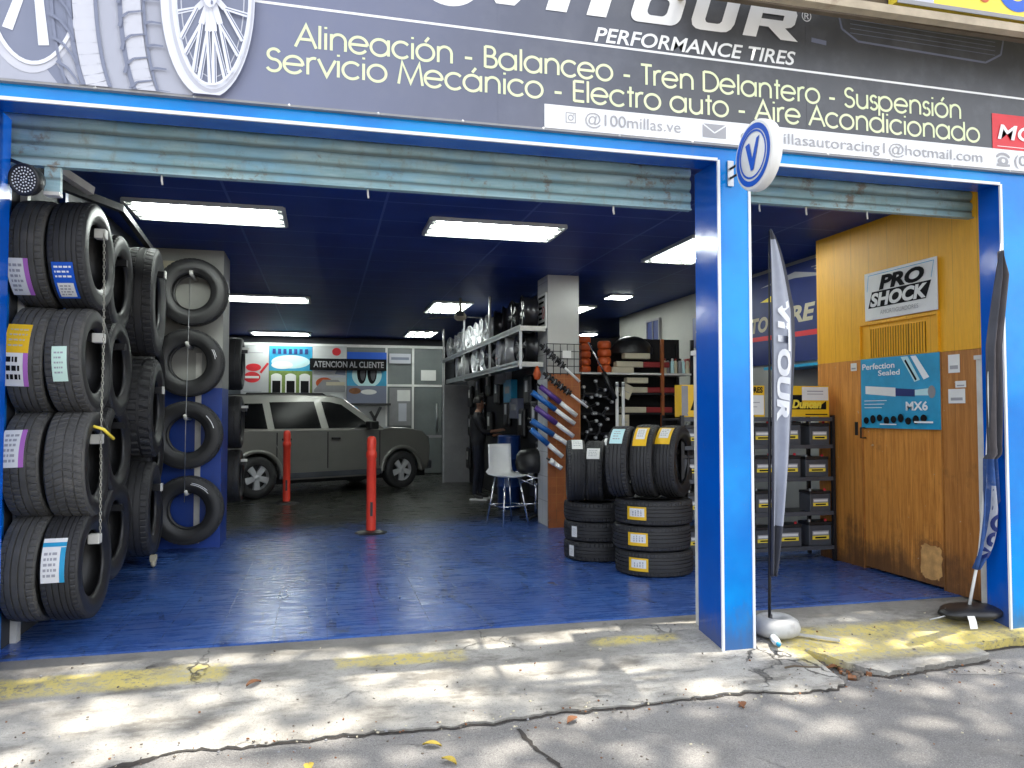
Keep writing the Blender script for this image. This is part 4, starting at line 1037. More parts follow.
# ================================================================= CAR
def car():
    ang = math.atan2(1.276, 2.441)
    d = Vector((math.cos(ang), math.sin(ang), 0)); lft = Vector((-d.y, d.x, 0))
    mid = (Vector((-1.064, 13.056, 0)) + Vector((1.377, 14.332, 0))) / 2 + lft * .83
    t = thing('parked_car', 'grey beige compact SUV with roof rails parked inside the workshop', 'car', tuple(mid), ang)
    AX = 1.375; WR = .345
    def arch(xc, n=14, r=.405):
        return [(xc + r * math.cos(a), .34 + r * math.sin(a)) for a in [PI - PI * i / n for i in range(n + 1)]]
    low = [(-2.14, .36), (-1.8, .30)] + arch(-AX) + [(-.9, .27), (.9, .27)] + arch(AX) + [(1.85, .30), (1.96, .36), (2.01, .52), (2.02, .78), (1.97, .95), (1.82, 1.06), (1.50, 1.115), (1.15, 1.13), (.98, 1.10), (-2.0, 1.10), (-2.14, 1.04), (-2.19, .80), (-2.19, .52)]
    low = [(x if abs(x) > .95 or z > .6 else x, z) for x, z in low]
    cz = .68
    def layer(y, k): return [(x * (1 - k * .022), cz + (z - cz) * (1 - k * .055) if z > .75 else z, y) for x, z in low]
    Ls = [(-.895, 1.0), (-.885, .5), (-.86, .1), (-.80, 0), (.80, 0), (.86, .1), (.885, .5), (.895, 1.0)]
    vs = []; fs = []; n = len(low)
    for (y, k) in Ls: vs += [(x, yy, z) for x, z, yy in layer(y, k)]
    for i in range(len(Ls) - 1):
        for j in range(n): fs.append((i * n + j, i * n + (j + 1) % n, (i + 1) * n + (j + 1) % n, (i + 1) * n + j))
    fs += [list(range(n))[::-1], [(len(Ls) - 1) * n + j for j in range(n)]]
    mb = MB(); mb.add(vs, fs, 'car_paint')
    gh = [(-2.12, 1.06), (-2.05, 1.38), (-1.92, 1.58), (-1.6, 1.65), (-.7, 1.685), (0.05, 1.665), (.30, 1.61), (1.06, 1.08)]
    def hw(z): return .845 - max(0, z - 1.07) * .30
    vs = []; n = len(gh)
    for s in (-1, 1):
        for k in ((1.0, .965) if s < 0 else (.965, 1.0)):
            for (x, z) in gh:
                zz = z if k == 1.0 else z + (.022 if z > 1.5 else .0)
                vs.append((x, s * hw(z) * k, zz))
    fs = []
    for i in range(3):
        for j in range(n): fs.append((i * n + j, i * n + (j + 1) % n, (i + 1) * n + (j + 1) % n, (i + 1) * n + j))
    fs += [list(range(n))[::-1], [3 * n + j for j in range(n)]]
    mb.add(vs, fs, 'car_paint')
    mb.box(-2.0, 2.0, -.72, .72, .20, .34, 'black')          # underbody
    mb.build('body', t)
    for s in (-1, 1):
        def side(pts, mk, nm, off=.006):
            q = MB(); n2 = len(pts)
            a = [(x, s * (hw(z) + off), z) for x, z in pts]; b = [(x, s * (hw(z) - .004), z) for x, z in pts]
            q.add(a + b, [list(range(n2)), list(range(n2, 2 * n2))[::-1]] + [(i, (i + 1) % n2, n2 + (i + 1) % n2, n2 + i) for i in range(n2)], mk)
            return q.build(nm, t)
        side([(-1.93, 1.14), (-1.18, 1.12), (-1.22, 1.54), (-1.70, 1.53), (-1.86, 1.42)], 'glass_dark', 'window')
        side([(-1.06, 1.12), (-.22, 1.12), (-.30, 1.58), (-1.10, 1.56)], 'glass_dark', 'window')
        side([(-.08, 1.12), (.80, 1.12), (.22, 1.53), (.0, 1.575), (-.16, 1.58)], 'glass_dark', 'window')
        for (x0, x1) in ((-1.02, -.14), (-.12, .88)):
            q = MB(); pts = [(x0 + (.16 if x0 < -1 else 0), .42), (x1, .42), (x1, 1.06), (x0, 1.06), (x0 - .04 if x0 < -1 else x0, .85)]
            yb = .893
            q.prism(pts, 'car_paint', lambda p: (p[0], s * (yb + .008 - max(0, p[1] - .85) * .12), p[1]), lambda p: (p[0], s * (yb - .03), p[1]))
            dr = q.build('door', t)
            q = MB(); q.bbox_(x0 + .06, x0 + .22, *(sorted((s * .885, s * .925))), .93, .965, 'black', .008); q.build('handle', dr)
        for xx in (-1.045, -.13, .90): q = MB(); q.box(xx - .008, xx + .008, *(sorted((s * .86, s * .8985))), .44, 1.06, 'black_matt'); q.build('shut_line', t)
        q = MB(); q.box(-1.0, .95, *(sorted((s * .86, s * .915))), .30, .39, 'dark_grey'); q.build('sill_cladding', t)
        for xc in (-AX, AX):
            q = MB()
            pts_o = [(xc + .455 * math.cos(a), .34 + .455 * math.sin(a)) for a in [PI * i / 18 for i in range(19)]]; pts_i = [(xc + .395 * math.cos(a), .34 + .395 * math.sin(a)) for a in [PI * i / 18 for i in range(19)]]
            vs = [(x, s * .918, z) for x, z in pts_o] + [(x, s * .925, z) for x, z in pts_i] + [(x, s * .86, z) for x, z in pts_o] + [(x, s * .80, z) for x, z in pts_i]; fs = []
            for i in range(18): fs += [(i, i + 1, 19 + i + 1, 19 + i), (i, i + 1, 38 + i + 1, 38 + i), (19 + i, 19 + i + 1, 57 + i + 1, 57 + i)]
            q.add(vs, fs, 'car_paint', True); q.build('fender_flare', t)
            wmx = (xc, s * .80, WR)
            q = MB(); q.lathe([(.20, -.10), (.235, -.115), (.31, -.115), (.335, -.09), (WR, -.05), (WR, .05), (.335, .09), (.31, .115), (.235, .115), (.20, .10)], 48, 'rubber', 'Y'); wo = q.build('wheel', t, wmx)
            q = MB(); e = s * .085
            q.lathe([(.225, e), (.215, e * .9), (.20, e * .2), (.20, -e)], 40, 'alloy', 'Y'); q.lathe([(0, e * .1), (.19, e * .1)], 30, 'black', 'Y')
            for k in range(5):
                a = 2 * PI * k / 5 + .3; mx = Matrix.Rotation(a, 4, 'Y')
                q.add([mx @ Vector(v) for v in ((.02, e * 1.1, -.036), (.215, e, -.056), (.215, e, .056), (.02, e * 1.1, .036), (.02, e * .5, -.036), (.215, e * .5, -.056), (.215, e * .5, .056), (.02, e * .5, .036))], [(0, 1, 2, 3), (0, 4, 5, 1), (3, 2, 6, 7), (1, 5, 6, 2)], 'alloy')
            q.lathe([(0, e * 1.15), (.04, e * 1.12), (.05, e)], 20, 'alloy', 'Y'); q.build('rim', wo)
        q = MB(); q.tube([(-1.5, s * .62, 1.63), (-1.45, s * .62, 1.70), (-.1, s * .62, 1.715), (.02, s * .62, 1.65)], .018, 'black', 8); q.build('roof_rail', t)
        q = MB(); q.bbox_(.60, .78, *(sorted((s * .90, s * 1.07))), 1.10, 1.24, 'black', .02); q.bar((.72, s * .82, 1.13), (.70, s * .95, 1.15), .04, 'black'); q.build('mirror', t)
        q = MB(); q.bbox_(1.78, 2.0, *(sorted((s * .60, s * .87))), .78, .95, 'glass_grey', .02); q.build('headlight', t)
        q = MB(); q.bbox_(-2.20, -2.08, *(sorted((s * .66, s * .88))), .78, 1.05, 'amber', .015); q.build('taillight', t)
    q = MB(); q.add([(.96, -.76, 1.125), (.96, .76, 1.125), (.285, .66, 1.575), (.285, -.66, 1.575)], [(0, 1, 2, 3)], 'glass_dark')
    for v in range(len(q.v)): q.v[v] = (q.v[v][0] + .012, q.v[v][1], q.v[v][2] + .012)
    q.build('windscreen', t)
    q = MB(); q.add([(-2.105, -.70, 1.14), (-2.105, .70, 1.14), (-2.0, .62, 1.48), (-2.0, -.62, 1.48)], [(0, 1, 2, 3)], 'glass_dark')
    for v in range(len(q.v)): q.v[v] = (q.v[v][0] - .012, q.v[v][1], q.v[v][2])
    q.build('rear_window', t)
    q = MB(); q.bbox_(1.88, 2.06, -.88, .88, .33, .50, 'dark_grey', .03); q.build('front_bumper', t)
    q = MB(); q.bbox_(-2.23, -2.05, -.88, .88, .36, .56, 'car_paint', .03); q.build('rear_bumper', t)
    q = MB(); q.box(1.95, 2.03, -.56, .56, .66, .86, 'black'); q.build('grille', t)
car()

# ================================================================= BOLLARDS
def bollard(label, x, y, base=True):
    t = thing('bollard', label, 'bollard', (x, y, 0), 0, 'red plastic bollards in the bay')
    mb = MB(); mb.lathe([(.055, .03), (.056, .15), (.054, .86), (.060, .87), (.062, .90), (.060, .93), (.050, .945), (.052, .97), (.054, 1.06), (.046, 1.10), (.020, 1.115), (0, 1.116)], 28, 'orange')
    mb.build('post', t)
    mb = MB(); mb.box(-.014, .014, -.060, -.045, .20, .36, 'black'); mb.build('slot', t)
    if base:
        mb = MB(); mb.lathe([(0, .035), (.06, .036), (.10, .03), (.18, .014), (.19, 0)], 8, 'black'); mb.build('rubber_base', t)
bollard('red plastic bollard on a black rubber base standing on the blue floor', .54, 9.05)
bollard('red plastic bollard standing in front of the rear door of the car', -.545, 12.3)

# ================================================================= BACK OF THE SHOP
gw = thing('glass_partition', 'white aluminium framed glass partition with a door behind the posters', 'partition', (0, 17.5, 0))
mb = MB()
for x in (-2.1, 1.96, 2.66, 1.36): mb.box(x - .025, x + .025, -.03, .03, 0, 2.9, 'white')
for z in (2.88,): mb.box(-2.1, 2.66, -.035, .035, z - .03, z + .03, 'white')
mb.box(1.36, 2.66, -.034, .034, 1.98, 2.03, 'white'); mb.box(-2.1, 1.96, -.034, .034, .9, .95, 'white')
mb.build('frame', gw)
mb = MB(); mb.box(-2.1, 1.96, -.006, .006, .92, 2.86, 'glass_grey'); mb.build('pane', gw)
mb = MB(); mb.box(1.99, 2.63, -.006, .006, 2.04, 2.86, 'glass_grey'); mb.build('pane', gw)
mb = MB(); mb.box(-2.1, 1.96, -.01, .01, 0, .92, 'mid_grey'); mb.build('lower_panel', gw)
mb = MB(); mb.box(2.0, 2.62, -.02, .02, .02, .82, 'glass_grey'); mb.box(2.0, 2.62, -.02, .02, .88, 1.97, 'glass_grey'); mb.box(1.99, 2.64, -.028, .028, .82, .88, 'mid_grey'); dr = mb.build('door', gw)
mb = MB(); mb.tube([(2.5, -.06, .95), (2.5, -.06, 1.6)], .018, 'steel', 8); mb.build('handle', dr)
mb = MB(); mb.box(2.14, 2.48, -.032, -.030, 2.12, 2.36, 'paper'); mb.build('notice', gw)
def poster(label, x0, x1, z0, z1, draw, y=17.42, bg_='poster_paper'):
    t = thing('poster', label, 'poster', ((x0 + x1) / 2, y, z0), 0, 'advertising posters hanging at the back')
    w2 = (x1 - x0) / 2; h = z1 - z0
    mb = MB(); mb.box(-w2, w2, 0, .012, 0, h, bg_); mb.build('sheet', t)
    f = Flat((0, 0, 0), FU, FV, lift=.003, step=.002); draw(f, w2, h); f.build('printed_picture', t)
    return t
def d1(f, w, h):
    f.ell(-.2 * w, .42 * h, .6 * w, .10 * h, 'red_print'); f.ell(-.1 * w, .60 * h, .55 * w, .07 * h, 'red_print'); f.rect(-.7 * w, .3 * w, .40 * h, .44 * h, 'paper'); f.line([(.4 * w, .5 * h), (.95 * w, .68 * h)], .05, 'red_print'); f.rect(-.8 * w, .6 * w, .86 * h, .88 * h, 'letter_grey'); f.rect(-.8 * w, .5 * w, .15 * h, .16 * h, 'letter_grey')
def d2(f, w, h):
    f.rect(-w, w, .5 * h, h, 'sky_print'); f.ell(0, .72 * h, .9 * w, .12 * h, 'cyan_print'); f.ell(-.4 * w, .66 * h, .5 * w, .07 * h, 'paper'); f.rect(-w, w, .07 * h, .56 * h, 'green_dark')
    for x in (-.66, 0, .66): f.rect((x - .25) * w, (x + .25) * w, .1 * h, .48 * h, 'paper'); f.ell(x * w, .46 * h, .24 * w, .05 * h, 'paper'); f.rect((x - .19) * w, (x + .19) * w, .1 * h, .38 * h, 'ink')
    f.rect(-w, w, 0, .08 * h, 'red_print')
    for k in range(7): f.rect((-.85 + k * .25) * w, (-.70 + k * .25) * w, .86 * h, .95 * h, 'navy_print', True)
def d3(f, w, h):
    f.ell(.4 * w, .9 * h, .26 * w, .07 * h, 'red_print'); f.ell(-.3 * w, .34 * h, .5 * w, .10 * h, 'rust_orange'); f.poly([(-.9 * w, .22 * h), (-.4 * w, .4 * h), (.5 * w, .4 * h), (.95 * w, .28 * h), (.9 * w, .18 * h), (-.9 * w, .18 * h)], 'mid_grey'); f.rect(-.2 * w, .9 * w, .3 * h, .36 * h, 'cream'); f.poly([(.3 * w, .5 * h), (.5 * w, .62 * h), (.9 * w, .62 * h), (.95 * w, .48 * h)], 'lav3'); f.rect(-.9 * w, .9 * w, .44 * h, .47 * h, 'lav2'); f.rect(-.8 * w, .9 * w, .03 * h, .08 * h, 'lav2')
def d4(f, w, h):
    f.rect(-w, w, .8 * h, h, 'blue_print'); f.rect(-w, w, .34 * h, .8 * h, 'sky_print'); f.ell(0, .55 * h, .75 * w, .25 * h, 'cyan_print')
    for x in (-.26, .26): f.ell(x * w, .6 * h, .24 * w, .22 * h, 'ink'); f.ell((x + .05) * w, .6 * h, .13 * w, .16 * h, 'dark_grey')
    f.rect(-w, w, 0, .34 * h, 'lav3'); f.ell(.1 * w, .22 * h, .4 * w, .05 * h, 'paper'); f.ell(-.6 * w, .24 * h, .3 * w, .06 * h, 'brown_leaf')
poster('white poster with red oval emblems, leftmost at the back', -1.74, -1.17, 1.66, 2.84, d1)
poster('poster of three tyres under a blue sky at the back', -1.16, -.26, 1.62, 2.84, d2)
poster('white poster with a red emblem and car pictures at the back', -.25, .48, 1.62, 2.86, d3)
poster('blue poster with two large tyres, next to the glass door', .49, 1.36, 1.60, 2.74, d4)
def d5(f, w, h): f.ell(-.3 * w, .8 * h, .15 * w, .12 * h, 'sky_print')
poster('plain white board under the blue tyre poster', .30, 1.34, .98, 1.58, d5)
t = thing('monitor_arm', 'black Y-shaped wall mount in front of the white board', 'bracket', (1.10, 17.36, 1.0))
mb = MB(); mb.bar((0, 0, 0), (0, 0, .25), .07, 'black'); mb.bar((0, 0, .25), (-.10, 0, .42), .06, 'black'); mb.bar((0, 0, .25), (.13, 0, .52), .06, 'black'); mb.box(-.55, .35, -.04, .04, .55, .60, 'black'); mb.build('arm', t)
t = thing('service_banner', 'black banner lettered for customer service across the posters', 'banner', (.55, 17.34, 2.32))
mb = MB(); mb.box(-.86, .80, 0, .012, 0, .26, 'ink'); mb.build('sheet', t)
lettering('ATENCION AL CLIENTE', 'letter_grey', t, (.55, 17.34, 2.32), FU, FV, -.78, .74, .07, .13, bold=.02)
t = thing('window_notice', 'grey notices taped inside the glass beside the blue poster', 'notice', (1.65, 17.42, 1.1))
mb = MB(); mb.box(-.22, .26, 0, .01, 0, .85, 'mid_grey'); mb.box(-.05, .24, -.004, 0, .55, .80, 'paper'); mb.box(-.02, .16, -.004, 0, .1, .5, 'lav2'); mb.build('sheet', t)
t = thing('window_notice', 'pale strip notice high on the glass beside the blue poster', 'notice', (1.66, 17.42, 2.50)); mb = MB(); mb.box(-.24, .24, 0, .01, 0, .22, 'lav2'); mb.box(-.2, .2, -.003, 0, .08, .14, 'lav3'); mb.build('sheet', t)

# ================================================================= WHEEL SHELF, DISPLAY WALL
sh = thing('wheel_shelf', 'long grey two-tier steel shelf of alloy wheels hung from the ceiling', 'shelf', (2.30, 8.5, 0))
for (z0, y0, y1, nm) in ((2.41, 0.5, 6.8, 'upper'), (1.98, .6, 6.3, 'lower')):
    mb = MB(); mb.box(.0, .32, y0, y1, z0, z0 + .015, 'steel'); mb.box(0.0, .012, y0, y1, z0 - .03, z0 + .045, 'steel'); mb.box(.0, .32, y0 - .012, y0, z0 - .03, z0 + .03, 'dirty_white'); mb.build('shelf_board', sh)
for y in (.52, 2.3, 4.4, 6.7):
    mb = MB(); mb.box(.0, .03, y, y + .03, 1.92 if y < 6 else 0, CEIL - .02 if y > 1 else 2.4, 'steel'); mb.build('upright', sh)
mb = MB(); mb.box(.0, .55, 6.75, 6.78, 0, 1.95, 'mid_grey'); mb.build('end_panel', sh)
def alloy(mk):
    mb = MB(); mb.lathe([(.205, -.09), (.212, -.085), (.20, -.07), (.185, -.05), (.178, .06), (.20, .08), (.205, .09), (.198, .092), (.172, .06), (.172, -.05), (.20, -.085), (.205, -.09)], 40, mk, 'X')
    for k in range(5):
        for dd in (-.13, .13):
            a = 2 * PI * k / 5 + dd; mx = Matrix.Rotation(a, 4, 'X')
            mb.box(-.075, -.05, -.012, .012, .03, .185, mk, mx)
    mb.lathe([(0, -.08), (.035, -.078), (.05, -.05), (.05, -.03)], 20, mk, 'X')
    return mb
aw = [alloy(k).build('alloy_wheel') for k in ('alloy', 'alloy_dark')]
names_a = {}
i = 0
for row, (z, y0, n, st) in enumerate(((2.425, 9.22, 12, .50), (1.995, 9.4, 10, .55))):
    for k in range(n):
        dark = (row == 0 and k < 4) or (row == 1 and k % 3 == 0)
        src = aw[1] if dark else aw[0]
        used = names_a.get(src.name, 0)
        o = src if not used else src.copy()
        if used: col.objects.link(o)
        names_a[src.name] = 1
        o.location = (2.45 + random.uniform(-.03, .03), y0 + k * st, z + .212); o.rotation_euler = (random.uniform(0, 6), 0, R(random.uniform(-16, 16)))
        tag(o, ('dark' if dark else 'silver') + ' alloy wheel standing on the ' + ('upper' if row == 0 else 'lower') + ' wheel shelf', 'alloy wheel', ('dark' if dark else 'silver') + ' alloy wheels on the ' + ('upper' if row == 0 else 'lower') + ' shelf')
mb = MB(); mb.box(2.86, 2.92, 9.25, 15.6, 0, 2.4, 'black_matt'); tag(mb.build('display_wall'), 'tall black display wall under the wheel shelf hung with packaged goods', 'display wall')
pk = thing('hanging_package', 'black packaged accessory with white price tag hanging on the display wall', 'package', (2.85, 15.0, 1.2), 0, 'packages on the black display wall')
mb = MB(); mb.bbox_(-.07, 0, -.17, .17, -.22, .2, 'black', .03); mb.build('pouch', pk)
mb = MB(); mb.box(-.074, -.0705, -.07, .06, -.04, .12, 'paper'); mb.build('price_tag', pk)
first = True
for (y, z) in ((15.0, 1.15), (15.1, .5), (14.9, 1.72), (14.2, 1.85), (13.9, 1.55), (14.3, .9), (13.3, 1.9), (13.2, 1.2), (12.6, 1.75), (11.9, 1.4), (10.9, 1.25), (10.6, 1.72), (10.1, 1.35), (9.9, .8), (10.3, .45), (11.6, .6)):
    o = pk if first else copy_tree(pk); first = False
    o.location = (2.85, y + random.uniform(-.1, .1), z); 
for (y, z, w_, h_, mk, lab) in ((12.1, 2.0, .8, .3, 'mid_grey', 'grey carton at the top of the black display wall'), (11.6, 1.72, .5, .35, 'sky_print', 'blue boxed product on the black display wall'), (11.2, 1.45, .5, .3, 'lav3', 'grey blue boxed product below the blue one'), (9.75, 1.75, .22, .18, 'paper', 'white card hanging near the tiled column')):
    t = thing('boxed_product', lab, 'box', (2.858, y, z)); mb = MB(); mb.bbox_(-.10, 0, -w_ / 2, w_ / 2, -h_ / 2, h_ / 2, mk, .006); mb.build('carton', t); mb = MB(); mb.box(-.103, -.1005, -w_ * .3, w_ * .3, -h_ * .1, h_ * .2, 'letter_grey'); mb.build('printed_label', t)
t = thing('hanging_bag', 'small orange bag hanging under the lower wheel shelf by the column', 'bag', (2.50, 8.95, 1.93)); mb = MB(); mb.lathe([(0, -.15), (.035, -.14), (.05, -.08), (.03, -.02), (.01, .02)], 14, 'rust_orange'); mb.build('pouch', t)

# person
def person():
    t_loc = Vector((2.40, 12.1, 0))
    J = {}; V = []; Ed = []; Rd = []
    def v(name, p, r_, par=None):
        J[name] = len(V); V.append(p); Rd.append(r_)
        if par is not None: Ed.append((J[par], J[name]))
    # facing +X (towards the display), slightly towards the camera
    v('pel', (0, 0, .90), (.125, .15)); v('belly', (.01, 0, 1.04), (.115, .145), 'pel'); v('chest', (.0, 0, 1.22), (.12, .165), 'belly'); v('neckb', (-.005, 0, 1.35), (.07, .09), 'chest'); v('neck', (.01, 0, 1.42), (.05, .05), 'neckb'); v('jaw', (.035, 0, 1.475), (.062, .058), 'neck'); v('head', (.03, 0, 1.545), (.088, .074), 'jaw'); v('crown', (.02, 0, 1.60), (.065, .055), 'head')
    for s, n_ in ((-1, 'r'), (1, 'l')):
        v('sh' + n_, (0, s * .17, 1.31), (.058, .058), 'neckb'); 
        if s < 0: el, wr, hd = (.10, s * .22, 1.08), (.31, s * .15, 1.10), (.37, s * .13, 1.115)
        else: el, wr, hd = (.05, s * .23, 1.06), (.24, s * .16, 1.02), (.30, s * .14, 1.03)
        v('el' + n_, el, (.042, .042), 'sh' + n_); v('wr' + n_, wr, (.026, .03), 'el' + n_); v('pa' + n_, hd, (.018, .036), 'wr' + n_)
        for k in range(4):
            q = Vector(hd) + Vector((.045, -s * .03 + s * .02 * k, .012 - .004 * k)); v('f%s%d' % (n_, k), tuple(q), (.009, .009), 'pa' + n_); q2 = q + Vector((.035 - .004 * abs(k - 1), 0, -.012)); v('g%s%d' % (n_, k), tuple(q2), (.008, .008), 'f%s%d' % (n_, k))
        q = Vector(hd) + Vector((.01, -s * .045, .01)); v('t' + n_, tuple(q), (.010, .010), 'pa' + n_); v('u' + n_, tuple(q + Vector((.03, -s * .006, .006))), (.009, .009), 't' + n_)
        v('hip' + n_, (0, s * .09, .84), (.09, .09), 'pel'); v('kn' + n_, (.02 + s * .02, s * .10, .46), (.058, .058), 'hip' + n_); v('an' + n_, (-.02 + s * .03, s * .11, .085), (.042, .042), 'kn' + n_); v('toe' + n_, (.13 + s * .03, s * .125, .04), (.036, .034), 'an' + n_)
    me = bpy.data.meshes.new('person'); me.from_pydata(V, Ed, [])
    o = bpy.data.objects.new('person', me); col.objects.link(o)
    sk = o.modifiers.new('skin', 'SKIN'); sk.use_smooth_shade = True
    for i, r_ in enumerate(Rd): me.skin_vertices[0].data[i].radius = r_
    me.skin_vertices[0].data[0].use_root = True
    sb = o.modifiers.new('sub', 'SUBSURF'); sb.levels = 2; sb.render_levels = 2
    dg = bpy.context.evaluated_depsgraph_get(); m2 = bpy.data.meshes.new_from_object(o.evaluated_get(dg))
    o.modifiers.clear(); o.data = m2; m2.materials.clear()
    for k in ('skin', 'cloth_black', 'cloth_navy', 'black'): m2.materials.append(M[k])
    for p in m2.polygons:
        c = p.center
        arm = c.x > .17 and .95 < c.z < 1.2
        p.material_index = 0 if (c.z > 1.395 or (arm and c.x > .22)) else 1 if c.z > .86 else 2 if c.z > .10 else 3
    o.location = t_loc; o.rotation_euler = (0, 0, R(-18))
    tag(o, 'person in black shirt and dark trousers standing at the display wall', 'person')
    # hair, eyes, nose, ear, mouth
    mb = MB(); vs = []; fs = []
    c = Vector((.018, 0, 1.565)); n1, n2 = 10, 20
    for i in range(n1 + 1):
        th = PI * .58 * i / n1
        for k in range(n2):
            a = 2 * PI * k / n2; rr = 1.0
            z = math.cos(th) * .093; x = math.sin(th) * math.cos(a) * .103; y = math.sin(th) * math.sin(a) * .088
            if math.cos(a) > .4 and th > PI * .36: x *= .72; z = max(z, .03)
            vs.append(c + Vector((x, y, z)) * (1 + random.uniform(-.015, .015)))
    for i in range(n1):
        for k in range(n2): fs.append((i * n2 + k, i * n2 + (k + 1) % n2, (i + 1) * n2 + (k + 1) % n2, (i + 1) * n2 + k))
    mb.add(vs, fs, 'hair', True); mb.build('hair', o)
    mb = MB()
    for s in (-1, 1): mb.lathe([(0, .012), (.008, .008), (.011, 0), (.008, -.008), (0, -.012)], 10, 'white', 'Z', Matrix.Translation((.104, s * .032, 1.54)))
    mb.build('eyes', o)
    mb = MB(); mb.add([(.108, -.014, 1.505), (.108, .014, 1.505), (.138, 0, 1.508), (.112, 0, 1.545)], [(0, 1, 2), (0, 2, 3), (1, 3, 2)], 'skin', True); mb.build('nose', o)
    for s in (-1, 1):
        mb = MB(); mb.lathe([(0, -.008), (.018, -.006), (.026, 0), (.018, .006), (0, .008)], 12, 'skin', 'Y', Matrix.Translation((.02, s * .079, 1.525))); mb.build('ear', o)
    mb = MB(); mb.box(.088, .1, -.022, .022, 1.470, 1.478, 'red_card'); mb.build('mouth', o)
    for s in (-1, 1):
        mb = MB(); mb.bbox_(-.09 + s * .03, .20 + s * .03, s * .122 - .05, s * .122 + .05, 0, .03, 'white', .012); mb.build('shoe_sole', o)
person()

# drum, chair, stool
t = thing('drum', 'blue plastic drum standing behind the white chair', 'drum', (2.62, 10.9, 0))
mb = MB(); mb.lathe([(0, 0), (.15, 0), (.165, .02), (.165, .30), (.175, .31), (.175, .34), (.165, .35), (.168, .70), (.178, .71), (.178, .74), (.168, .75), (.165, 1.02), (.172, 1.05), (.15, 1.06), (0, 1.055)], 30, 'drum'); mb.build('shell', t)
t = thing('chair', 'white shell chair on thin chrome legs near the blue drum', 'chair', (2.22, 9.35, 0), R(200))
mb = MB(); vs = []; fs = []
prof = [(.22, .60), (.16, .585), (.02, .58), (-.12, .59), (-.18, .62), (-.205, .70), (-.215, .82), (-.22, .95), (-.225, .99)]
for (y, z) in prof:
    for k in range(9):
        u = (k - 4) / 4; c_ = .05 * u * u; wdt = .20 if z < .7 else .17
        vs.append((u * wdt, y + (c_ if z > .65 else 0), z + (c_ * .5 if z <= .65 else 0)))
for i in range(len(prof) - 1):
    for k in range(8): a = i * 9 + k; fs.append((a, a + 1, a + 10, a + 9))
mb.add(vs, fs, 'white', True); o = mb.build('shell', t); sm = o.modifiers.new('thick', 'SOLIDIFY'); sm.thickness = .012
for (x, y) in ((-.15, -.15), (.15, -.15), (-.15, .17), (.15, .17)):
    mb = MB(); mb.tube([(x * .7, y * .7, .58), (x * 1.25, y * 1.2, 0)], .012, 'chrome', 8); mb.build('leg', t)
mb = MB()
for (a, b_) in (((-.17, -.165, .24), (.17, -.165, .24)), ((-.17, .185, .24), (.17, .185, .24)), ((-.17, -.165, .24), (-.17, .185, .24)), ((.17, -.165, .24), (.17, .185, .24))): mb.tube([a, b_], .008, 'chrome', 6)
mb.build('footrest', t)
t = thing('stool', 'round black padded stool with crossed chrome struts before the orange board', 'stool', (2.60, 9.55, 0))
mb = MB(); mb.lathe([(0, .62), (.16, .62), (.20, .66), (.215, .74), (.205, .84), (.16, .90), (.08, .92), (0, .92)], 30, 'black'); mb.build('seat', t)
mb = MB()
for (a, b_) in (((-.2, -.1, .62), (.25, -.1, .5)), ((-.2, -.1, .5), (.25, -.1, .62)), ((-.2, .1, .62), (.25, .1, .5)), ((-.22, -.1, .56), (.0, -.12, .47)), ((.27, -.1, .56), (.0, -.12, .47))): mb.tube([a, b_], .011, 'chrome', 8)
mb.build('strut', t)
mb = MB(); mb.tube([(.05, 0, .62), (.05, 0, .06)], [.018, .02], 'chrome', 10); mb.build('post', t)
mb = MB(); mb.tube([(-.2, -.05, .22), (.26, -.05, .24)], .010, 'chrome', 8); mb.build('footrest', t)
for k in range(4):
    a = R(45 + 90 * k); mb = MB(); mb.bar((.05, 0, .07), (.05 + .24 * math.cos(a), .24 * math.sin(a), .03), .03, 'black'); mb.build('foot', t)

# tiled column with board of shock absorbers
tc = thing('tiled_column', 'square white tiled column reaching the blue ceiling mid-shop', 'column', (2.85, 9.2, 0))
mb = MB(); mb.box(-.20, .20, -.20, .25, 0, CEIL - .003, 'tile_white'); mb.build('shaft', tc)
mb = MB(); mb.box(-.225, -.203, -.19, .15, 2.42, 2.86, 'paper'); o = mb.build('notice', tc)
f = Flat((-.226, 0, 0), SU, SV)
for k, (a, b_) in enumerate(((-.13, .17), (-.1, .12), (-.13, .05), (-.13, .06), (-.1, .04), (-.13, .16))): f.rect(a, b_, 2.80 - k * .065, 2.83 - k * .065, 'ink', True)
f.ring(.10, 2.62, .06, .08, .018, 'red_print'); f.line([(.06, 2.68), (.14, 2.56)], .015, 'red_print'); f.build('printed_words', tc)
tb = thing('display_board', 'tall orange wood board with a black wire grid leaning on the tiled column', 'display board', (2.83, 8.92, 0))
mb = MB(); mb.box(-.20, .21, 0, .03, .0, 1.86, 'pegboard')
for k in range(5): mb.box(-.20 + .1 * k, -.194 + .1 * k, -.002, 0, 0, 1.86, 'wood_dark')
for k in range(19): mb.box(-.20, .21, -.0025, -.0005, .1 * k, .1 * k + .004, 'wood_dark')
mb.build('board', tb)
mb = MB()
for k in range(6): mb.tube([(-.22 + k * .088, 0.0, 1.84), (-.22 + k * .088, 0, 2.22)], .005, 'black_steel', 5)
for k in range(5): mb.tube([(-.22, -.004, 1.86 + k * .09), (.22, -.004, 1.86 + k * .09)], .005, 'black_steel', 5)
mb.build('wire_grid', tb)
mb = MB(); mb.box(-.02, .09, -.012, -.008, 2.05, 2.14, 'paper'); mb.build('price_card', tb)
GSK = 'shock absorbers slanted across the orange board'
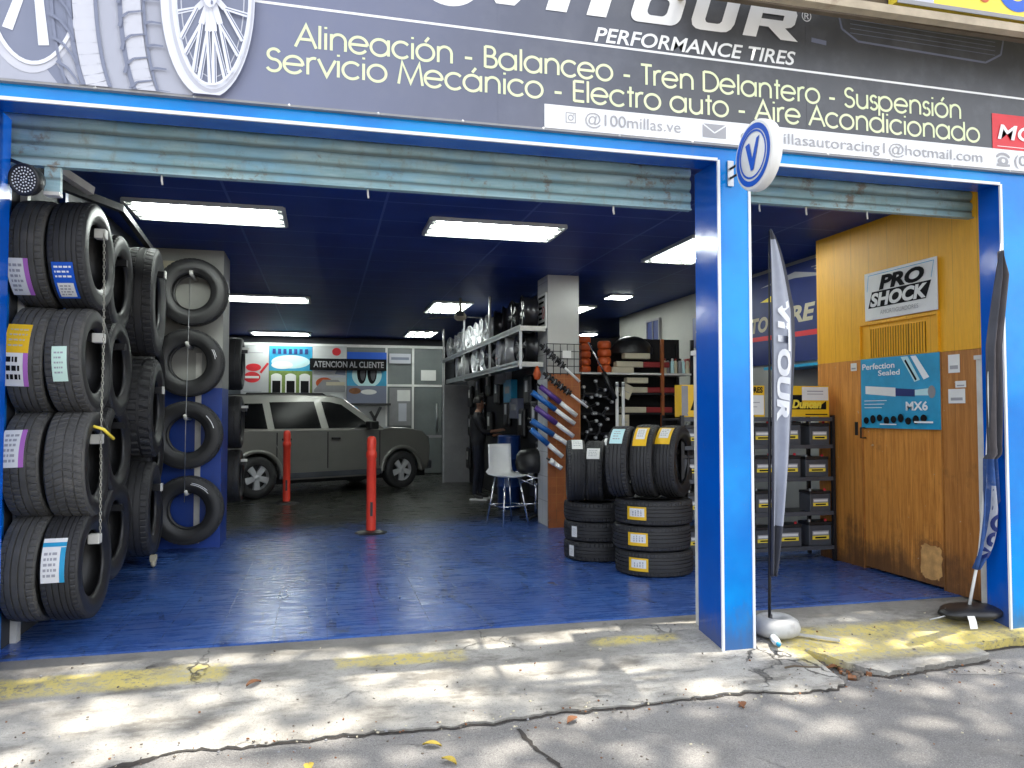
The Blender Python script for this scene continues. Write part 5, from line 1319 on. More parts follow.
def shock(label, a, b_, kind, frac=.55):
    t = thing('shock_absorber', label, 'shock absorber', (a[0], 8.82, a[1]), 0, GSK)
    A = Vector((0, 0, 0)); B = Vector((b_[0] - a[0], -.02, b_[1] - a[1])); d = (B - A)
    if kind == 'coil':
        mb = MB(); mb.tube([A + d * .5, B], .016, 'white', 8); mb.build('rod', t)
        mb = MB(); mb.tube([A, A + d * .62], .020, 'black', 8); mb.build('body', t)
        u = d.normalized(); p = u.cross(Vector((0, 1, 0))).normalized(); q = u.cross(p)
        mb = MB(); pts = []
        for i in range(81): tt = i / 80; an = 2 * PI * 8 * tt; pts.append(A + d * (.05 + .55 * tt) + (p * math.cos(an) + q * math.sin(an)) * .038)
        mb.tube(pts, .009, 'black', 6); mb.build('spring', t)
        mb = MB(); 
        for k in (.1, .24, .38, .52): mb.tube([A + d * k, A + d * (k + .03)], .030, 'mid_grey', 10)
        mb.build('spring_seat', t)
    else:
        mb = MB(); mb.tube([A, A + d * frac], .034, kind, 12); mb.build('dust_tube', t)
        mb = MB(); mb.tube([A + d * frac, B], .028, 'white', 12); mb.build('body', t)
        mb = MB(); mb.tube([A - d.normalized() * .05, A], .012, 'black', 8); mb.build('stud', t)
shock('black coil spring shock absorber at the top across the wire grid', (2.50, 2.20), (2.99, 1.76), 'coil')
shock('black coil spring shock absorber with a long white rod below the topmost one', (2.54, 1.86), (3.09, 1.45), 'coil')
shock('upper purple and white shock absorber on the orange board', (2.50, 1.70), (2.95, 1.35), 'shock_purple')
shock('topmost blue and white shock absorber on the orange board', (2.40, 1.63), (2.925, 1.25), 'shock_blue')
shock('lower purple and white shock absorber on the orange board', (2.44, 1.45), (2.91, 1.10), 'shock_purple')
shock('middle blue and white shock absorber, below the lower purple one', (2.39, 1.295), (2.885, .98), 'shock_blue')
shock('lowest blue and white shock absorber on the orange board', (2.385, 1.19), (2.77, .86), 'shock_blue')
shock('short white shock absorber at the bottom behind the tyres', (2.62, .82), (2.76, .72), 'white', .4)

# ================================================================= PARTS SHELVES (right of the column)
su = thing('parts_shelf', 'black steel shelving unit of suspension parts behind the stacked tyres', 'shelf', (4.0, 9.35, 0))
for (x, y) in ((-.85, 0), (.75, 0), (-.85, .45), (.75, .45), (.32, 0)):
    mb = MB(); mb.box(x - .02, x + .02, y - .02, y + .02, 0, 2.35, 'black_steel' if x != .32 else 'pegboard'); mb.build('upright', su)
for z, mk in ((.35, 'black_steel'), (.75, 'black_steel'), (1.10, 'black_steel'), (1.36, 'black_steel'), (1.62, 'black_steel'), (1.88, 'dirty_white')):
    mb = MB(); mb.box(-.86, .76, -.018, .46, z, z + .025, mk); mb.build('shelf_board', su)
mb = MB(); mb.box(-.9, .8, .48, .5, 0, 2.4, 'black_matt'); mb.build('back_panel', su)
GP = 'cream and red boxes on the parts shelf'
for (x, z, L_, lab, red) in ((3.98, 2.09, .36, 'plain cream box lying topmost on the pale shelf', False), (3.78, 1.905, .3, 'short cream carton lying low on the pale shelf', False), (4.06, 1.98, .75, 'long cream and red box below the topmost cream box', True), (4.12, 1.645, .80, 'long cream and red box on the shelf below the pale one', True), (3.98, 1.77, .3, 'small cream carton just under the pale shelf board', False), (4.10, 1.385, .74, 'long cream and red box on the third shelf down', True)):
    t = thing('parts_box', lab, 'box', (x, 9.42, z), 0, GP)
    mb = MB(); e = 0 if red else L_ / 2; mb.bbox_(-L_ / 2, e if not red else 0, -.06, .06, 0, .075, 'cream', .01); mb.build('carton', t)
    if red: mb = MB(); mb.bbox_(.001, L_ / 2, -.058, .058, .002, .073, 'red_card', .01); mb.build('sleeve', t)
for (x, z, lab) in ((3.80, 1.66, 'white tag card tilted at the left end of the second shelf'), (3.76, 1.27, 'white tag card hanging at the left end of the third shelf')):
    mb = MB(); mb.box(-.07, .07, -.004, .004, -.09, .09, 'cream', Matrix.Rotation(R(25 if z > 1.5 else 0), 4, 'Y')); mb.box(-.04, .04, -.007, -.0045, -.01, .0, 'letter_grey', Matrix.Rotation(R(25 if z > 1.5 else 0), 4, 'Y')); tag(mb.build('price_card', None, (x, 9.30, z)), lab, 'card')
for (x, n, st, sub) in ((3.27, 5, .095, 'left'), (3.55, 4, .105, 'right')):
    for k in range(n):
        t = thing('spring_box', 'orange rubber spring ring in the %s of the two orange piles' % ('taller' if n == 5 else 'shorter'), 'spring part', (x, 9.45, 1.905 + k * st), 0, '%s pile of orange spring rings' % ('taller' if n == 5 else 'shorter'))
        mb = MB(); mb.lathe([(.03, .0), (.075, .0), (.088, .015), (.09, st * .5), (.086, st - .02), (.07, st - .006), (.03, st - .006)], 20, 'rust_orange'); mb.build('ring', t)
t = thing('rubber_mat_bundle', 'black domed bundle lying on top of the parts shelf', 'bundle', (3.98, 9.55, 2.17))
mb = MB(); vs = []; fs = []
for i in range(9):
    th = PI / 2 * i / 8
    for k in range(24):
        a = 2 * PI * k / 24; w_ = 1 + .06 * math.sin(3 * a) + .04 * math.sin(5 * a + i)
        vs.append((.30 * math.cos(th) * math.cos(a) * w_, .18 * math.cos(th) * math.sin(a) * w_, .24 * math.sin(th)))
for i in range(8):
    for k in range(24): fs.append((i * 24 + k, i * 24 + (k + 1) % 24, (i + 1) * 24 + (k + 1) % 24, (i + 1) * 24 + k))
mb.add(vs, fs, 'black', True); mb.build('cover', t)
for k in range(7):
    t = thing('spray_can', 'pale spray can in the row at the right end of the parts shelf', 'can', (4.38 + .055 * k, 9.40 + .02 * (k % 2), 1.907), 0, 'spray cans at the right end of the parts shelf')
    mb = MB(); mb.lathe([(0, 0), (.024, 0), (.025, .01), (.025, .15), (.018, .165), (.012, .17)], 12, ('cream', 'mid_grey', 'cyan_print')[k % 3]); mb.build('body', t)
    mb = MB(); mb.lathe([(.012, .17), (.016, .172), (.016, .195), (0, .20)], 10, ('red_card', 'ink', 'paper')[k % 3]); mb.build('cap', t)
for (x, lab) in ((3.65, 'left of two upright white pipes beside the parts shelf'), (3.735, 'right of two upright white pipes beside the parts shelf')):
    mb = MB(); mb.tube([(0, 0, 0), (0, 0, 1.78)], .020, 'white', 12); mb.lathe([(.020, 1.72), (.026, 1.725), (.026, 1.76), (.020, 1.765)], 12, 'steel'); tag(mb.build('pipe', None, (x, 9.26, 0)), lab, 'pipe')
ca = thing('control_arm', 'black suspension arm with pale bushings hanging by the parts shelf', 'suspension part', (3.3, 9.3, 1.5), 0, 'black suspension arms hanging by the parts shelf')
mb = MB(); mb.tube([(-.06, 0, .07), (0, 0, 0), (.10, 0, .02)], .018, 'black_steel', 8); mb.tube([(0, 0, 0), (.02, 0, -.09)], .018, 'black_steel', 8); mb.build('arm', ca)
for p in ((-.06, 0, .07), (.10, 0, .02), (.02, 0, -.09)):
    mb = MB(); mb.lathe([(.008, -.03), (.022, -.03), (.022, .02), (.008, .02)], 12, 'mid_grey', 'Y', Matrix.Translation(p)); mb.lathe([(0, -.028), (.011, -.028)], 10, 'white', 'Y', Matrix.Translation(p)); mb.build('bushing', ca)
for k, (x, z) in enumerate(((3.22, 1.62), (3.40, 1.70), (3.30, 1.46), (3.46, 1.36), (3.28, 1.26), (3.42, 1.14), (3.24, 1.05), (3.52, 1.58))):
    o = ca if k == 0 else copy_tree(ca); o.location = (x, 9.30, z); o.rotation_euler = (0, random.uniform(-1, 1), 0)
t = thing('umbrella_arm', 'long thin black and chrome link rod slanted beside the tiled column', 'link rod', (3.25, 9.22, 2.28)); mb = MB(); mb.tube([(0, 0, 0), (.22, 0, -.40)], .012, 'chrome', 8); mb.build('rod', t); mb = MB(); mb.tube([(.20, 0, -.38), (.36, 0, -.72)], .03, 'black', 10); mb.build('body', t)
# right wall banner and window
t = thing('wall_banner', 'dark blue wall banner with red stripe and cream letters behind the flag', 'banner', (5.09, 7.2, 1.95))
mb = MB(); mb.box(-.02, 0, -.55, 1.7, 0, 1.08, 'navy_print'); mb.build('sheet', t)
f = Flat((-.0205, 0, 0), SU, SV)
f.poly([(-1.65, .30), (.55, .26), (.55, .32), (-1.65, .35)], 'red_print'); f.poly([(-1.0, .92), (-.3, 1.0), (.4, .86), (-.3, .93)], 'letter_grey'); f.poly([(-1.0, .75), (-.5, .85), (-.7, .72)], 'lemon')
for k in range(6): f.line([(.0 + .05 * k, 1.0 - .03 * k), (.5, .98 - .05 * k)], .012, 'mid_grey')
f.build('printed_stripes', t)
lettering('AUTO', 'cream', t, (5.069, 7.2, 1.95), SU, SV, -1.6, -.84, .40, .17, bold=.04, shear=.2)
lettering('RE', 'cream', t, (5.069, 7.2, 1.95), SU, SV, -.40, .06, .44, .18, bold=.04, shear=.2)
t = thing('wall_banner', 'blue and yellow advertising board high on the white right wall', 'banner', (5.09, 9.55, 2.30))
mb = MB(); mb.box(-.02, 0, -.55, .40, 0, .42, 'navy_print'); mb.build('sheet', t)
f = Flat((-.0205, 0, 0), SU, SV); f.ell(.0, .22, .30, .12, 'lemon'); f.ell(.05, .2, .2, .06, 'red_print'); f.build('printed_picture', t)
t = thing('wall_cabinet', 'red signboard strip along the right wall beneath the blue board', 'sign', (5.09, 9.6, 2.02)); mb = MB(); mb.box(-.03, 0, -.6, .6, 0, .14, 'red_card'); mb.build('sheet', t)
t = thing('wall_window', 'small dark window high on the white right wall', 'window', (5.09, 11.3, 2.52)); mb = MB(); mb.box(-.02, 0, -.22, .22, 0, .32, 'navy_print'); mb.build('pane', t); mb = MB()
for (a, b_, c, d) in ((-.25, .25, -.03, 0), (-.25, .25, .32, .35), (-.25, -.22, 0, .32), (.22, .25, 0, .32), (-.01, .01, 0, .32)): mb.box(-.035, 0, a, b_, c, d, 'mid_grey')
mb.build('frame', t)
t = thing('wall_shelf', 'teal shelf strip on the right wall above the yellow battery sign', 'shelf', (4.95, 7.1, 1.86)); mb = MB(); mb.box(-.16, .14, -.45, .6, 0, .03, 'sky_print'); mb.build('board', t)

# ================================================================= BATTERY RACK
rx0, rx1, ry = 3.10, 4.675, 6.32
br_ = thing('battery_rack', 'black steel rack of car batteries beside the wooden door', 'rack', ((rx0 + rx1) / 2, ry, 0))
cx = (rx0 + rx1) / 2
for x in (rx0, 3.80, rx1 - .03):
    for y in (0, .38):
        mb = MB(); mb.box(x - cx, x - cx + .03, y, y + .03, 0, 1.36, 'black_steel'); mb.build('upright', br_)
zs = [.14, .46, .78, 1.08]
for z in zs + [1.335]:
    mb = MB(); mb.box(rx0 - cx, rx1 - cx, .031, .379, z - .022, z - .004, 'black_steel'); mb.box(rx0 - cx + .031, rx1 - cx - .031, -.004, .006, z - .03, z + .006, 'dark_grey'); mb.build('shelf_board', br_)
bat = thing('car_battery', 'black car battery with a white and yellow label', 'battery', (0, 0, 0), 0, 'car batteries on the black rack')
mb = MB(); mb.bbox_(-.12, .12, -.085, .085, 0, .175, 'dark_grey', .006); mb.build('case', bat)
mb = MB(); mb.bbox_(-.123, .123, -.088, .088, .176, .205, 'black', .005); mb.build('lid', bat)
for s in (-1, 1): mb = MB(); mb.lathe([(.013, .205), (.012, .225), (0, .226)], 12, 'red_print' if s > 0 else 'steel', 'Z', Matrix.Translation((s * .085, -.04, 0))); mb.build('terminal', bat)
f = Flat((0, -.086, 0), FU, FV); f.rect(-.09, .09, .05, .13, 'dark_grey'); f.rect(-.088, .088, .09, .13, 'letter_grey'); f.rect(-.088, .088, .055, .088, 'lemon'); f.rect(-.06, .06, .064, .078, 'ink'); f.rect(-.08, .08, .10, .12, 'paper'); f.build('printed_label', bat)
k = 0; skip = {(1, 1), (0, 3)}
for ri, z in enumerate(zs):
    rn = ('bottom', 'second', 'third', 'top')[ri]
    for ci, x in enumerate((4.52, 4.22, 3.95, 3.60, 3.28)):
        if (ri, ci) in skip: continue
        o = bat if k == 0 else copy_tree(bat); k += 1
        o.scale = (random.choice((1, .92, .86)), 1, random.choice((1, 1, .93, 1.08)))
        o.location = (x + random.uniform(-.012, .012), ry + .12 + random.uniform(-.01, .02), z); o.rotation_euler = (0, 0, R(random.uniform(-3, 3)))
        cn = ('next to the wooden partition', 'second from the wooden partition', 'beside the flag, third from the partition', 'fourth from the partition', 'farthest from the partition')[ci]
        o['label'] = 'car battery on the %s shelf, %s' % (rn if rn != 'third' else 'second highest', cn) if rn != 'second' else 'car battery on the second lowest shelf, %s' % cn
def ysign(label, x0, x1, draw):
    t = thing('battery_sign', label, 'sign', ((x0 + x1) / 2, ry + .02, 1.345), 0, 'yellow signs on the battery rack'); w2 = (x1 - x0) / 2
    mb = MB(); mb.bbox_(-w2, w2, 0, .14, 0, .29, 'yellow', .004); mb.build('box', t); draw(t, w2)
def s1(t, w):
    f = Flat((0, -.001, 0), FU, FV); f.poly([(-w * .95, .205), (-w * .35, .205), (-w * .35, .10), (w * .5, .10), (w * .85, .15), (w * .85, .07), (-w * .95, .07)], 'ink'); f.rect(-.35 * w, .95 * w, .155, .28, 'paper'); f.rect(-.1 * w, .7 * w, .235, .245, 'letter_grey', True); f.rect(-.1 * w, .7 * w, .21, .217, 'letter_grey', True); f.rect(-.2 * w, .9 * w, .018, .028, 'ink'); f.build('printed_picture', t)
    lettering('Duncan', 'lemon', t, tuple(t.location), FU, FV, -w * .85, w * .6, .085, .075, bold=.05, shear=.2, lift=.006)
def s2(t, w):
    f = Flat((0, -.001, 0), FU, FV); f.rect(-w, w * .96, .02, .20, 'paper'); f.rect(-.3 * w, .8 * w, .13, .137, 'letter_grey', True); f.rect(-.3 * w, .7 * w, .09, .096, 'letter_grey', True); f.build('printed_picture', t)
    lettering('ACUMULADORES', 'ink', t, tuple(t.location), FU, FV, -w * .9, w * .92, .225, .05, bold=.04, lift=.004)
def s3(t, w):
    f = Flat((0, -.001, 0), FU, FV); f.rect(-w, -.1 * w, .01, .28, 'mid_grey'); f.poly([(-.2 * w, .03), (w, .03), (w, .28)], 'yellow'); f.poly([(.2 * w, .06), (w * .95, .06), (w * .95, .2)], 'ink'); f.build('printed_picture', t)
ysign('yellow battery sign with black lettering and a white paper, beside the wooden door', 4.20, 4.63, s1)
ysign('yellow battery sign mostly covered by white paper, beside the silver flag', 3.42, 3.95, s2)
ysign('small yellow and grey sign left of the white shutter guide', 3.115, 3.255, s3)

# ================================================================= WOODEN PARTITION
PX = 4.70
wp = thing('wooden_partition', 'wooden partition with yellow upper panel and worn plywood door', 'partition', (PX, 5.8, 0))
Y0 = 5.8
def pb(mb, y0, y1, z0, z1, mk, d0=0.0, d1=.06): mb.box(d0, d1, y0 - Y0, y1 - Y0, z0, z1, mk)
mb = MB(); pb(mb, 4.555, 6.60, 1.86, CEIL - .003, 'yellow_panel'); mb.build('upper_panel', wp)
mb = MB(); pb(mb, 5.985, 6.60, 0, 1.858, 'wood'); mb.build('side_panel', wp)
mb = MB(); pb(mb, 4.555, 5.045, 0, 1.858, 'wood_dark'); mb.build('side_panel', wp)
mb = MB(); pb(mb, 5.065, 5.965, .02, 1.85, 'wood', .008, .05); dr = mb.build('door', wp)
mb = MB(); pb(mb, 5.05, 5.06, 0, 1.86, 'wood_dark', -.006, .06); pb(mb, 5.97, 5.98, 0, 1.86, 'wood_dark', -.006, .06); mb.build('door_frame', wp)
mb = MB(); mb.box(-.004, .008, 6.03 - Y0, 6.07 - Y0, 1.18, 1.30, 'black'); mb.build('keyhole_plate', wp)
mb = MB(); mb.tube([(0, 5.93 - Y0, 1.16), (-.05, 5.93 - Y0, 1.16), (-.05, 5.93 - Y0, 1.25), (0, 5.93 - Y0, 1.25)], .008, 'black_steel', 6); mb.build('handle', dr)
def blob(y0, y1, z0, z1, n=40, amp=.012, sd=3):
    rr_ = random.Random(sd); o = []
    for k in range(n):
        a = 2 * PI * k / n; ca_, sa_ = math.cos(a), math.sin(a); e = .45
        yy = (y0 + y1) / 2 + (y1 - y0) / 2 * math.copysign(abs(ca_) ** e, ca_); zz = (z0 + z1) / 2 + (z1 - z0) / 2 * math.copysign(abs(sa_) ** e, sa_)
        o.append((min(5.955, max(5.068, yy + rr_.uniform(-amp, amp))), max(.025, zz + rr_.uniform(-amp, amp))))
    return o
mb = MB(); mb.prism(blob(5.085, 5.31, .06, .33), 'wood_raw', lambda p: (.0045, p[0] - Y0, p[1]), lambda p: (.012, p[0] - Y0, p[1])); mb.build('patch', dr)
mb = MB(); mb.prism(blob(5.07, 5.335, .04, .365, sd=8), 'wood_dark', lambda p: (.0062, p[0] - Y0, p[1]), lambda p: (.012, p[0] - Y0, p[1])); mb.build('broken_veneer', dr)
mb = MB(); 
for q in range(4): pass
pb(mb, 5.055, 5.98, 2.16, 2.185, 'yellow_panel', -.02, 0); pb(mb, 5.055, 5.075, 1.865, 2.16, 'yellow_panel', -.02, 0); pb(mb, 5.96, 5.98, 1.865, 2.16, 'yellow_panel', -.02, 0); mb.build('vent_frame', wp)
mb = MB(); pb(mb, 5.20, 5.86, 1.87, 2.12, 'ink', -.003, -.0005)
for k in range(22): pb(mb, 5.205 + k * .03, 5.219 + k * .03, 1.87, 2.12, 'yellow_panel', -.012, -.0035)
mb.build('vent_grille', wp)
# sign PRO SHOCK
sO = (PX - .03, 0, 0)
ps = thing('enamel_sign', 'white metal sign with bold black italic lettering on the yellow panel', 'sign', (PX - .02, 5.46, 2.40))
mb = MB(); mb.box(-.008, 0, -.415, .415, -.205, .215, 'paper'); mb.build('plate', ps)
f = Flat((-.009, 0, 0), SU, SV); f.poly([(-.37, -.10), (.30, -.10), (.36, .04), (-.32, .04)], 'ink'); f.line([(-.36, .19), (.39, .19), (.36, .06)], .006, 'sky_print'); f.line([(-.36, .19), (-.38, .05)], .006, 'sky_print'); f.build('printed_band', ps)
PO = (PX - .029, 5.46, 2.40)
lettering('PRO', 'ink', ps, PO, SU, SV, -.23, .29, .055, .115, bold=.05, shear=.2, lift=.004)
lettering('SHOCK', 'paper', ps, PO, SU, SV, -.34, .32, -.085, .11, bold=.045, shear=.2, lift=.006)
lettering('AMORTIGUADORES', 'letter_grey', ps, PO, SU, SV, -.22, .22, -.165, .035, lift=.004)
# poster on the door
pp = thing('door_poster', 'blue poster of a clutch part and shock absorber taped to the door', 'poster', (PX - .012, 5.515, 1.25))
mb = MB(); mb.box(.0, .006, -.46, .45, 0, .61, 'sky_print'); mb.build('sheet', pp)
f = Flat((-.001, 0, 0), SU, SV, lift=.001)
mxs = lambda a: a
f.poly([(-.39, .37), (-.02, .345), (-.02, .27), (-.39, .30)], 'paper'); f.poly([(-.02, .34), (.20, .325), (.20, .265), (-.02, .275)], 'navy_print'); f.poly([(.20, .32), (.38, .33), (.41, .27), (.20, .275)], 'cyan_print'); f.ell(.38, .30, .04, .05, 'mid_grey')
f.poly([(.05, .60), (.13, .60), (.26, .40), (.20, .385)], 'cyan_print'); f.poly([(.16, .60), (.22, .60), (.36, .42), (.30, .40)], 'letter_white'); f.line([(.10, .57), (.22, .40)], .02, 'ink')
for k in range(3): f.rect(-.40, -.12 - k * .03, .235 - k * .03, .241 - k * .03, 'letter_white', True)
for k in range(9): f.ell(-.38 + k * .085, .065 + .012 * (k % 3), .034, .030 + .006 * (k % 2), 'ink', 18)
f.rect(.20, .40, .05, .065, 'letter_white'); f.rect(-.2, .0, .03, .04, 'letter_white'); f.build('printed_picture', pp)
PO = (PX - .0135, 5.515, 1.25)
lettering('Perfection', 'letter_white', pp, PO, SU, SV, -.42, -.02, .515, .05, bold=.02, lift=.006)
lettering('Sealed', 'letter_white', pp, PO, SU, SV, -.22, .04, .455, .045, bold=.02, lift=.006)
lettering('MX6', 'letter_white', pp, PO, SU, SV, .10, .34, .155, .07, bold=.03, lift=.006)
for (y, z, w_, h_, lab) in ((4.92, 1.76, .11, .14, 'white paper square pinned below the yellow panel, right of the poster'), (4.86, 1.60, .10, .05, 'thin white strip sticker right of the poster'), (4.90, 1.51, .16, .11, 'white sticker with dark edge beside the blue poster'), (6.07, 1.80, .08, .07, 'small white sticker at the top left of the door')):
    t = thing('sticker', lab, 'sticker', (PX - .003, y, z)); mb = MB(); mb.box(-.002, 0, -w_ / 2, w_ / 2, -h_ / 2, h_ / 2, 'paper'); mb.build('sheet', t); mb = MB(); mb.box(-.003, -.0021, -w_ * .35, w_ * .35, -h_ * .3, -h_ * .1, 'letter_grey'); mb.build('printed_words', t)

# ================================================================= FEATHER FLAGS
def cloth(fn, nu, nv, mk_fn, mb):
    vs = [fn(i / nu, j / nv) for j in range(nv + 1) for i in range(nu + 1)]
    groups = {}
    for j in range(nv):
        for i in range(nu):
            a = j * (nu + 1) + i; groups.setdefault(mk_fn((i + .5) / nu, (j + .5) / nv), []).append((a, a + 1, a + nu + 2, a + nu + 1))
    b = len(mb.v); mb.v += [tuple(v) for v in vs]
    for mk, fs in groups.items():
        i = mb.m(mk)
        for f_ in fs: mb.f.append([b + k for k in f_]); mb.mi.append(i); mb.sm.append(True)
fl = thing('feather_flag', 'silver grey feather flag on a thin black pole in front of the pillar', 'flag', (2.83, 4.50, -.035))
mb = MB(); mb.tube([(-.012, 0, .04), (.0, 0, .8), (.012, 0, 1.7), (.018, 0, 2.3), (.022, 0, 2.62)], [.010, .010, .008, .006, .003], 'black', 8); mb.build('pole', fl)
def w1(v):   # width along height, v=0 bottom .. 1 top
    z = .36 + 2.27 * v
    if z > 2.1: return .195 * math.sqrt(max(0.0, (2.635 - z) / .535)) + .004
    return .035 + (.199 - .035) * min(1, ((z - .36) / 1.5)) ** .85
def f1(u, v):
    z = .36 + 2.27 * v; wd = w1(v)
    return (-.012 + .03 * v + .004 + u * wd, -.012 - .028 * math.sin(u * 9.5 + v * 3.0) * (1 - .6 * v) - .03 * u * math.sin(v * 5), z)
mb = MB(); cloth(f1, 26, 70, lambda u, v: 'flag_dark' if (u > .86 or u < .10 or v < .15 or v > .972) else 'flag_silver', mb); o = mb.build('banner', fl); sm = o.modifiers.new('thick', 'SOLIDIFY'); sm.thickness = .002
me = text_mesh('VITOUR', .05, .1); xs = [q.co.x for q in me.vertices]; mnx, mxx = min(xs), max(xs); ch = cap_h(.05)
for q in me.vertices:
    tt = (q.co.x - mnx) / (mxx - mnx); up = q.co.y / ch
    z = 2.16 - tt * .80; v_ = (z - .36) / 2.27; u_ = .33 + .36 * min(1.1, max(-.1, up)); p = f1(u_, v_); q.co = (p[0], p[1] - .014, z)
me.materials.clear(); me.materials.append(M['letter_white']); o = bpy.data.objects.new('lettering', me); col.objects.link(o); o.parent = fl
mb = MB(); mb.lathe([(.03, .012), (.10, .004), (.128, .02), (.138, .05), (.125, .09), (.09, .112), (.05, .105), (.034, .08)], 36, 'grey_base', 'Z', Matrix.Translation((.02, -.02, -.02)) @ Matrix.Scale(1.12, 4), True, True); mb.build('base', fl)
for (a, b_) in (((.10, -.06, .0), (.36, -.20, -.025)), ((-.02, -.04, .01), (-.07, -.20, -.02))):
    mb = MB(); mb.bar(a, b_, .028, 'grey_base', .012); mb.build('foot', fl)
mb = MB(); mb.tube([(-.005, .0, .03), (-.005, .0, .11)], .014, 'black', 8); mb.build('spigot', fl)
f2 = thing('feather_flag', 'dark furled feather flag with blue tail leaning by the right pillar', 'flag', (4.39, 4.50, -.03))
def pl(v):
    K = ((0, 0), (.18, .045), (.45, .02), (.73, -.06), (1.0, -.045))
    for (a, xa), (b, xb) in zip(K, K[1:]):
        if v <= b: break
    return Vector((xa + (xb - xa) * (v - a) / (b - a), .02 - .38 * v, .03 + 2.50 * v))
mb = MB(); mb.tube([pl(i / 12) for i in range(13)], [.011 - .0006 * i for i in range(13)], 'white', 8); mb.build('pole', f2)
def f2c(u, v):
    vv = .12 + .86 * v; c = pl(vv)
    if v < .36: wd = .20 * math.sin(min(1, v / .17 + .12) * PI / 2) * (1 - .5 * max(0, (v - .2) / .16)); 
    else: wd = .115 * (1 - .2 * (v - .36)) * (1 if v < .93 else max(.12, (1 - v) / .07))
    x = -.02 + u * wd * .9 - (.02 if v < .36 else 0); fold = math.sin(u * 11 + v * 6) * .03 * (1 if v < .4 else .8)
    return (c.x + x, c.y - .02 - fold, c.z)
mb = MB(); cloth(f2c, 24, 70, lambda u, v: ('flag_silver' if .45 < u < .85 and .04 < v < .27 else 'flag_blue') if v < .36 else ('flag_brown' if .3 < u < .85 else 'flag_dark'), mb); o = mb.build('banner', f2); sm = o.modifiers.new('thick', 'SOLIDIFY'); sm.thickness = .002
me = text_mesh('VITOUR', .05, 0); xs = [q.co.x for q in me.vertices]; mnx, mxx = min(xs), max(xs)
for q in me.vertices:
    tt = (q.co.x - mnx) / (mxx - mnx); up = q.co.y / ch; v_ = .285 - tt * .26; u_ = .5 + .3 * min(1.1, max(-.1, up)); p = f2c(u_, v_); q.co = (p[0], p[1] - .006, p[2])
me.materials.clear(); me.materials.append(M['navy_print']); o = bpy.data.objects.new('lettering', me); col.objects.link(o); o.parent = f2
mb = MB(); vs = []; fs = []
for i in range(11):
    th = -PI / 2 + PI * i / 10
    for k in range(32):
        a = 2 * PI * k / 32; w_ = 1 + .05 * math.sin(4 * a + .5) + .03 * math.sin(7 * a); vs.append((.25 * math.cos(th) ** .6 * math.cos(a) * w_ if abs(math.cos(th)) > 1e-6 else 0, .15 * (abs(math.cos(th)) ** .6) * math.sin(a) * w_, .045 * math.sin(th) + .03))
for i in range(10):
    for k in range(32): fs.append((i * 32 + k, i * 32 + (k + 1) % 32, (i + 1) * 32 + (k + 1) % 32, (i + 1) * 32 + k))
mb.add(vs, fs, 'black', True); mb.build('weight_bag', f2)
mb = MB(); mb.tube([(-.36, -.02, .0), (-.24, -.03, .02), (-.2, .01, .06)], .006, 'steel', 6); mb.tube([(.24, -.06, .03), (.32, -.10, .0), (.5, -.1, -.01)], .006, 'steel', 6); mb.build('cross_foot', f2)

# ================================================================= LITTER
t = thing('bottle', 'small clear plastic bottle lying at the foot of the central pillar', 'bottle', (2.735, 4.30, -.055), R(250)); mb = MB(); mb.lathe([(0, -.07), (.022, -.07), (.024, -.06), (.024, .03), (.012, .055), (.011, .075)], 16, 'clear', 'X', Matrix.Translation((0, 0, .024))); mb.build('body', t); mb = MB(); mb.lathe([(.013, .062), (.013, .082), (0, .083)], 12, 'sky_print', 'X', Matrix.Translation((0, 0, .024))); mb.build('cap', t)
mb = MB(); mb.add([(-.03, 0, 0), (.03, 0, 0), (.032, .012, .045), (-.028, .014, .048), (-.026, .03, .08), (.03, .026, .078)], [(0, 1, 2, 3), (3, 2, 5, 4)], 'paper'); o = mb.build('paper_scrap', None, (4.26, 4.34, -.07)); sm = o.modifiers.new('thick', 'SOLIDIFY'); sm.thickness = .001; tag(o, 'white paper scrap standing before the black flag base', 'paper')
lf = [(.50, 3.60, 'dry_leaf', 'yellow leaf on the street just below the broken apron edge'), (.55, 3.42, 'dry_leaf', 'yellow green leaf lying a step out from the apron edge'), (-.05, 3.50, 'dry_leaf', 'pale yellow leaf on the street left of the other two'), (2.15, 3.70, 'brown_leaf', 'brown dry leaf beside the apron near the pillar'), (1.22, 3.72, 'brown_leaf', 'small brown leaf wedged along the apron edge'), (2.20, 2.85, 'dry_leaf', 'yellow leaf lying nearest on the sunlit street'), (3.0, 4.1, 'brown_leaf', 'brown leaf fallen into the broken hole'), (2.93, 4.2, 'dry_leaf', 'yellow leaf fallen into the broken hole'), (-.35, 4.36, 'brown_leaf', 'brown leaf on the concrete near the yellow paint')]
for (x, y, mk, lab) in lf:
    mb = MB(); n = 6; vs = []
    for i in range(n + 1):
        u = i / n; wd = .022 * math.sin(PI * min(1, u * .95 + .03)); zz = .012 * math.sin(u * 3) + .004
        vs += [(u * .09 - .045, -wd, zz + .008), (u * .09 - .045, 0, zz), (u * .09 - .045, wd, zz + .010)]
    mb.add(vs, [q for i in range(n) for q in ((3 * i, 3 * i + 1, 3 * i + 4, 3 * i + 3), (3 * i + 1, 3 * i + 2, 3 * i + 5, 3 * i + 4))], mk, True)
    z = -.163 if y < 3.8 or 'hole' in lab else ap_z(y, 3.82) + .008
    tag(mb.build('fallen_leaf', None, (x, y, z), (0, 0, random.uniform(0, 6))), lab, 'leaf', 'fallen leaves on the ground')
mb = MB(); mb.tube([(0, 0, 0), (.06, .006, .008), (.14, -.004, .004), (.20, -.012, .006)], [.006, .006, .005, .004], 'brown_dark', 6); tag(mb.build('twig', None, (2.60, 4.0, -.09), (0, 0, R(-12))), 'dark twig lying on the concrete in front of the pillar', 'twig')

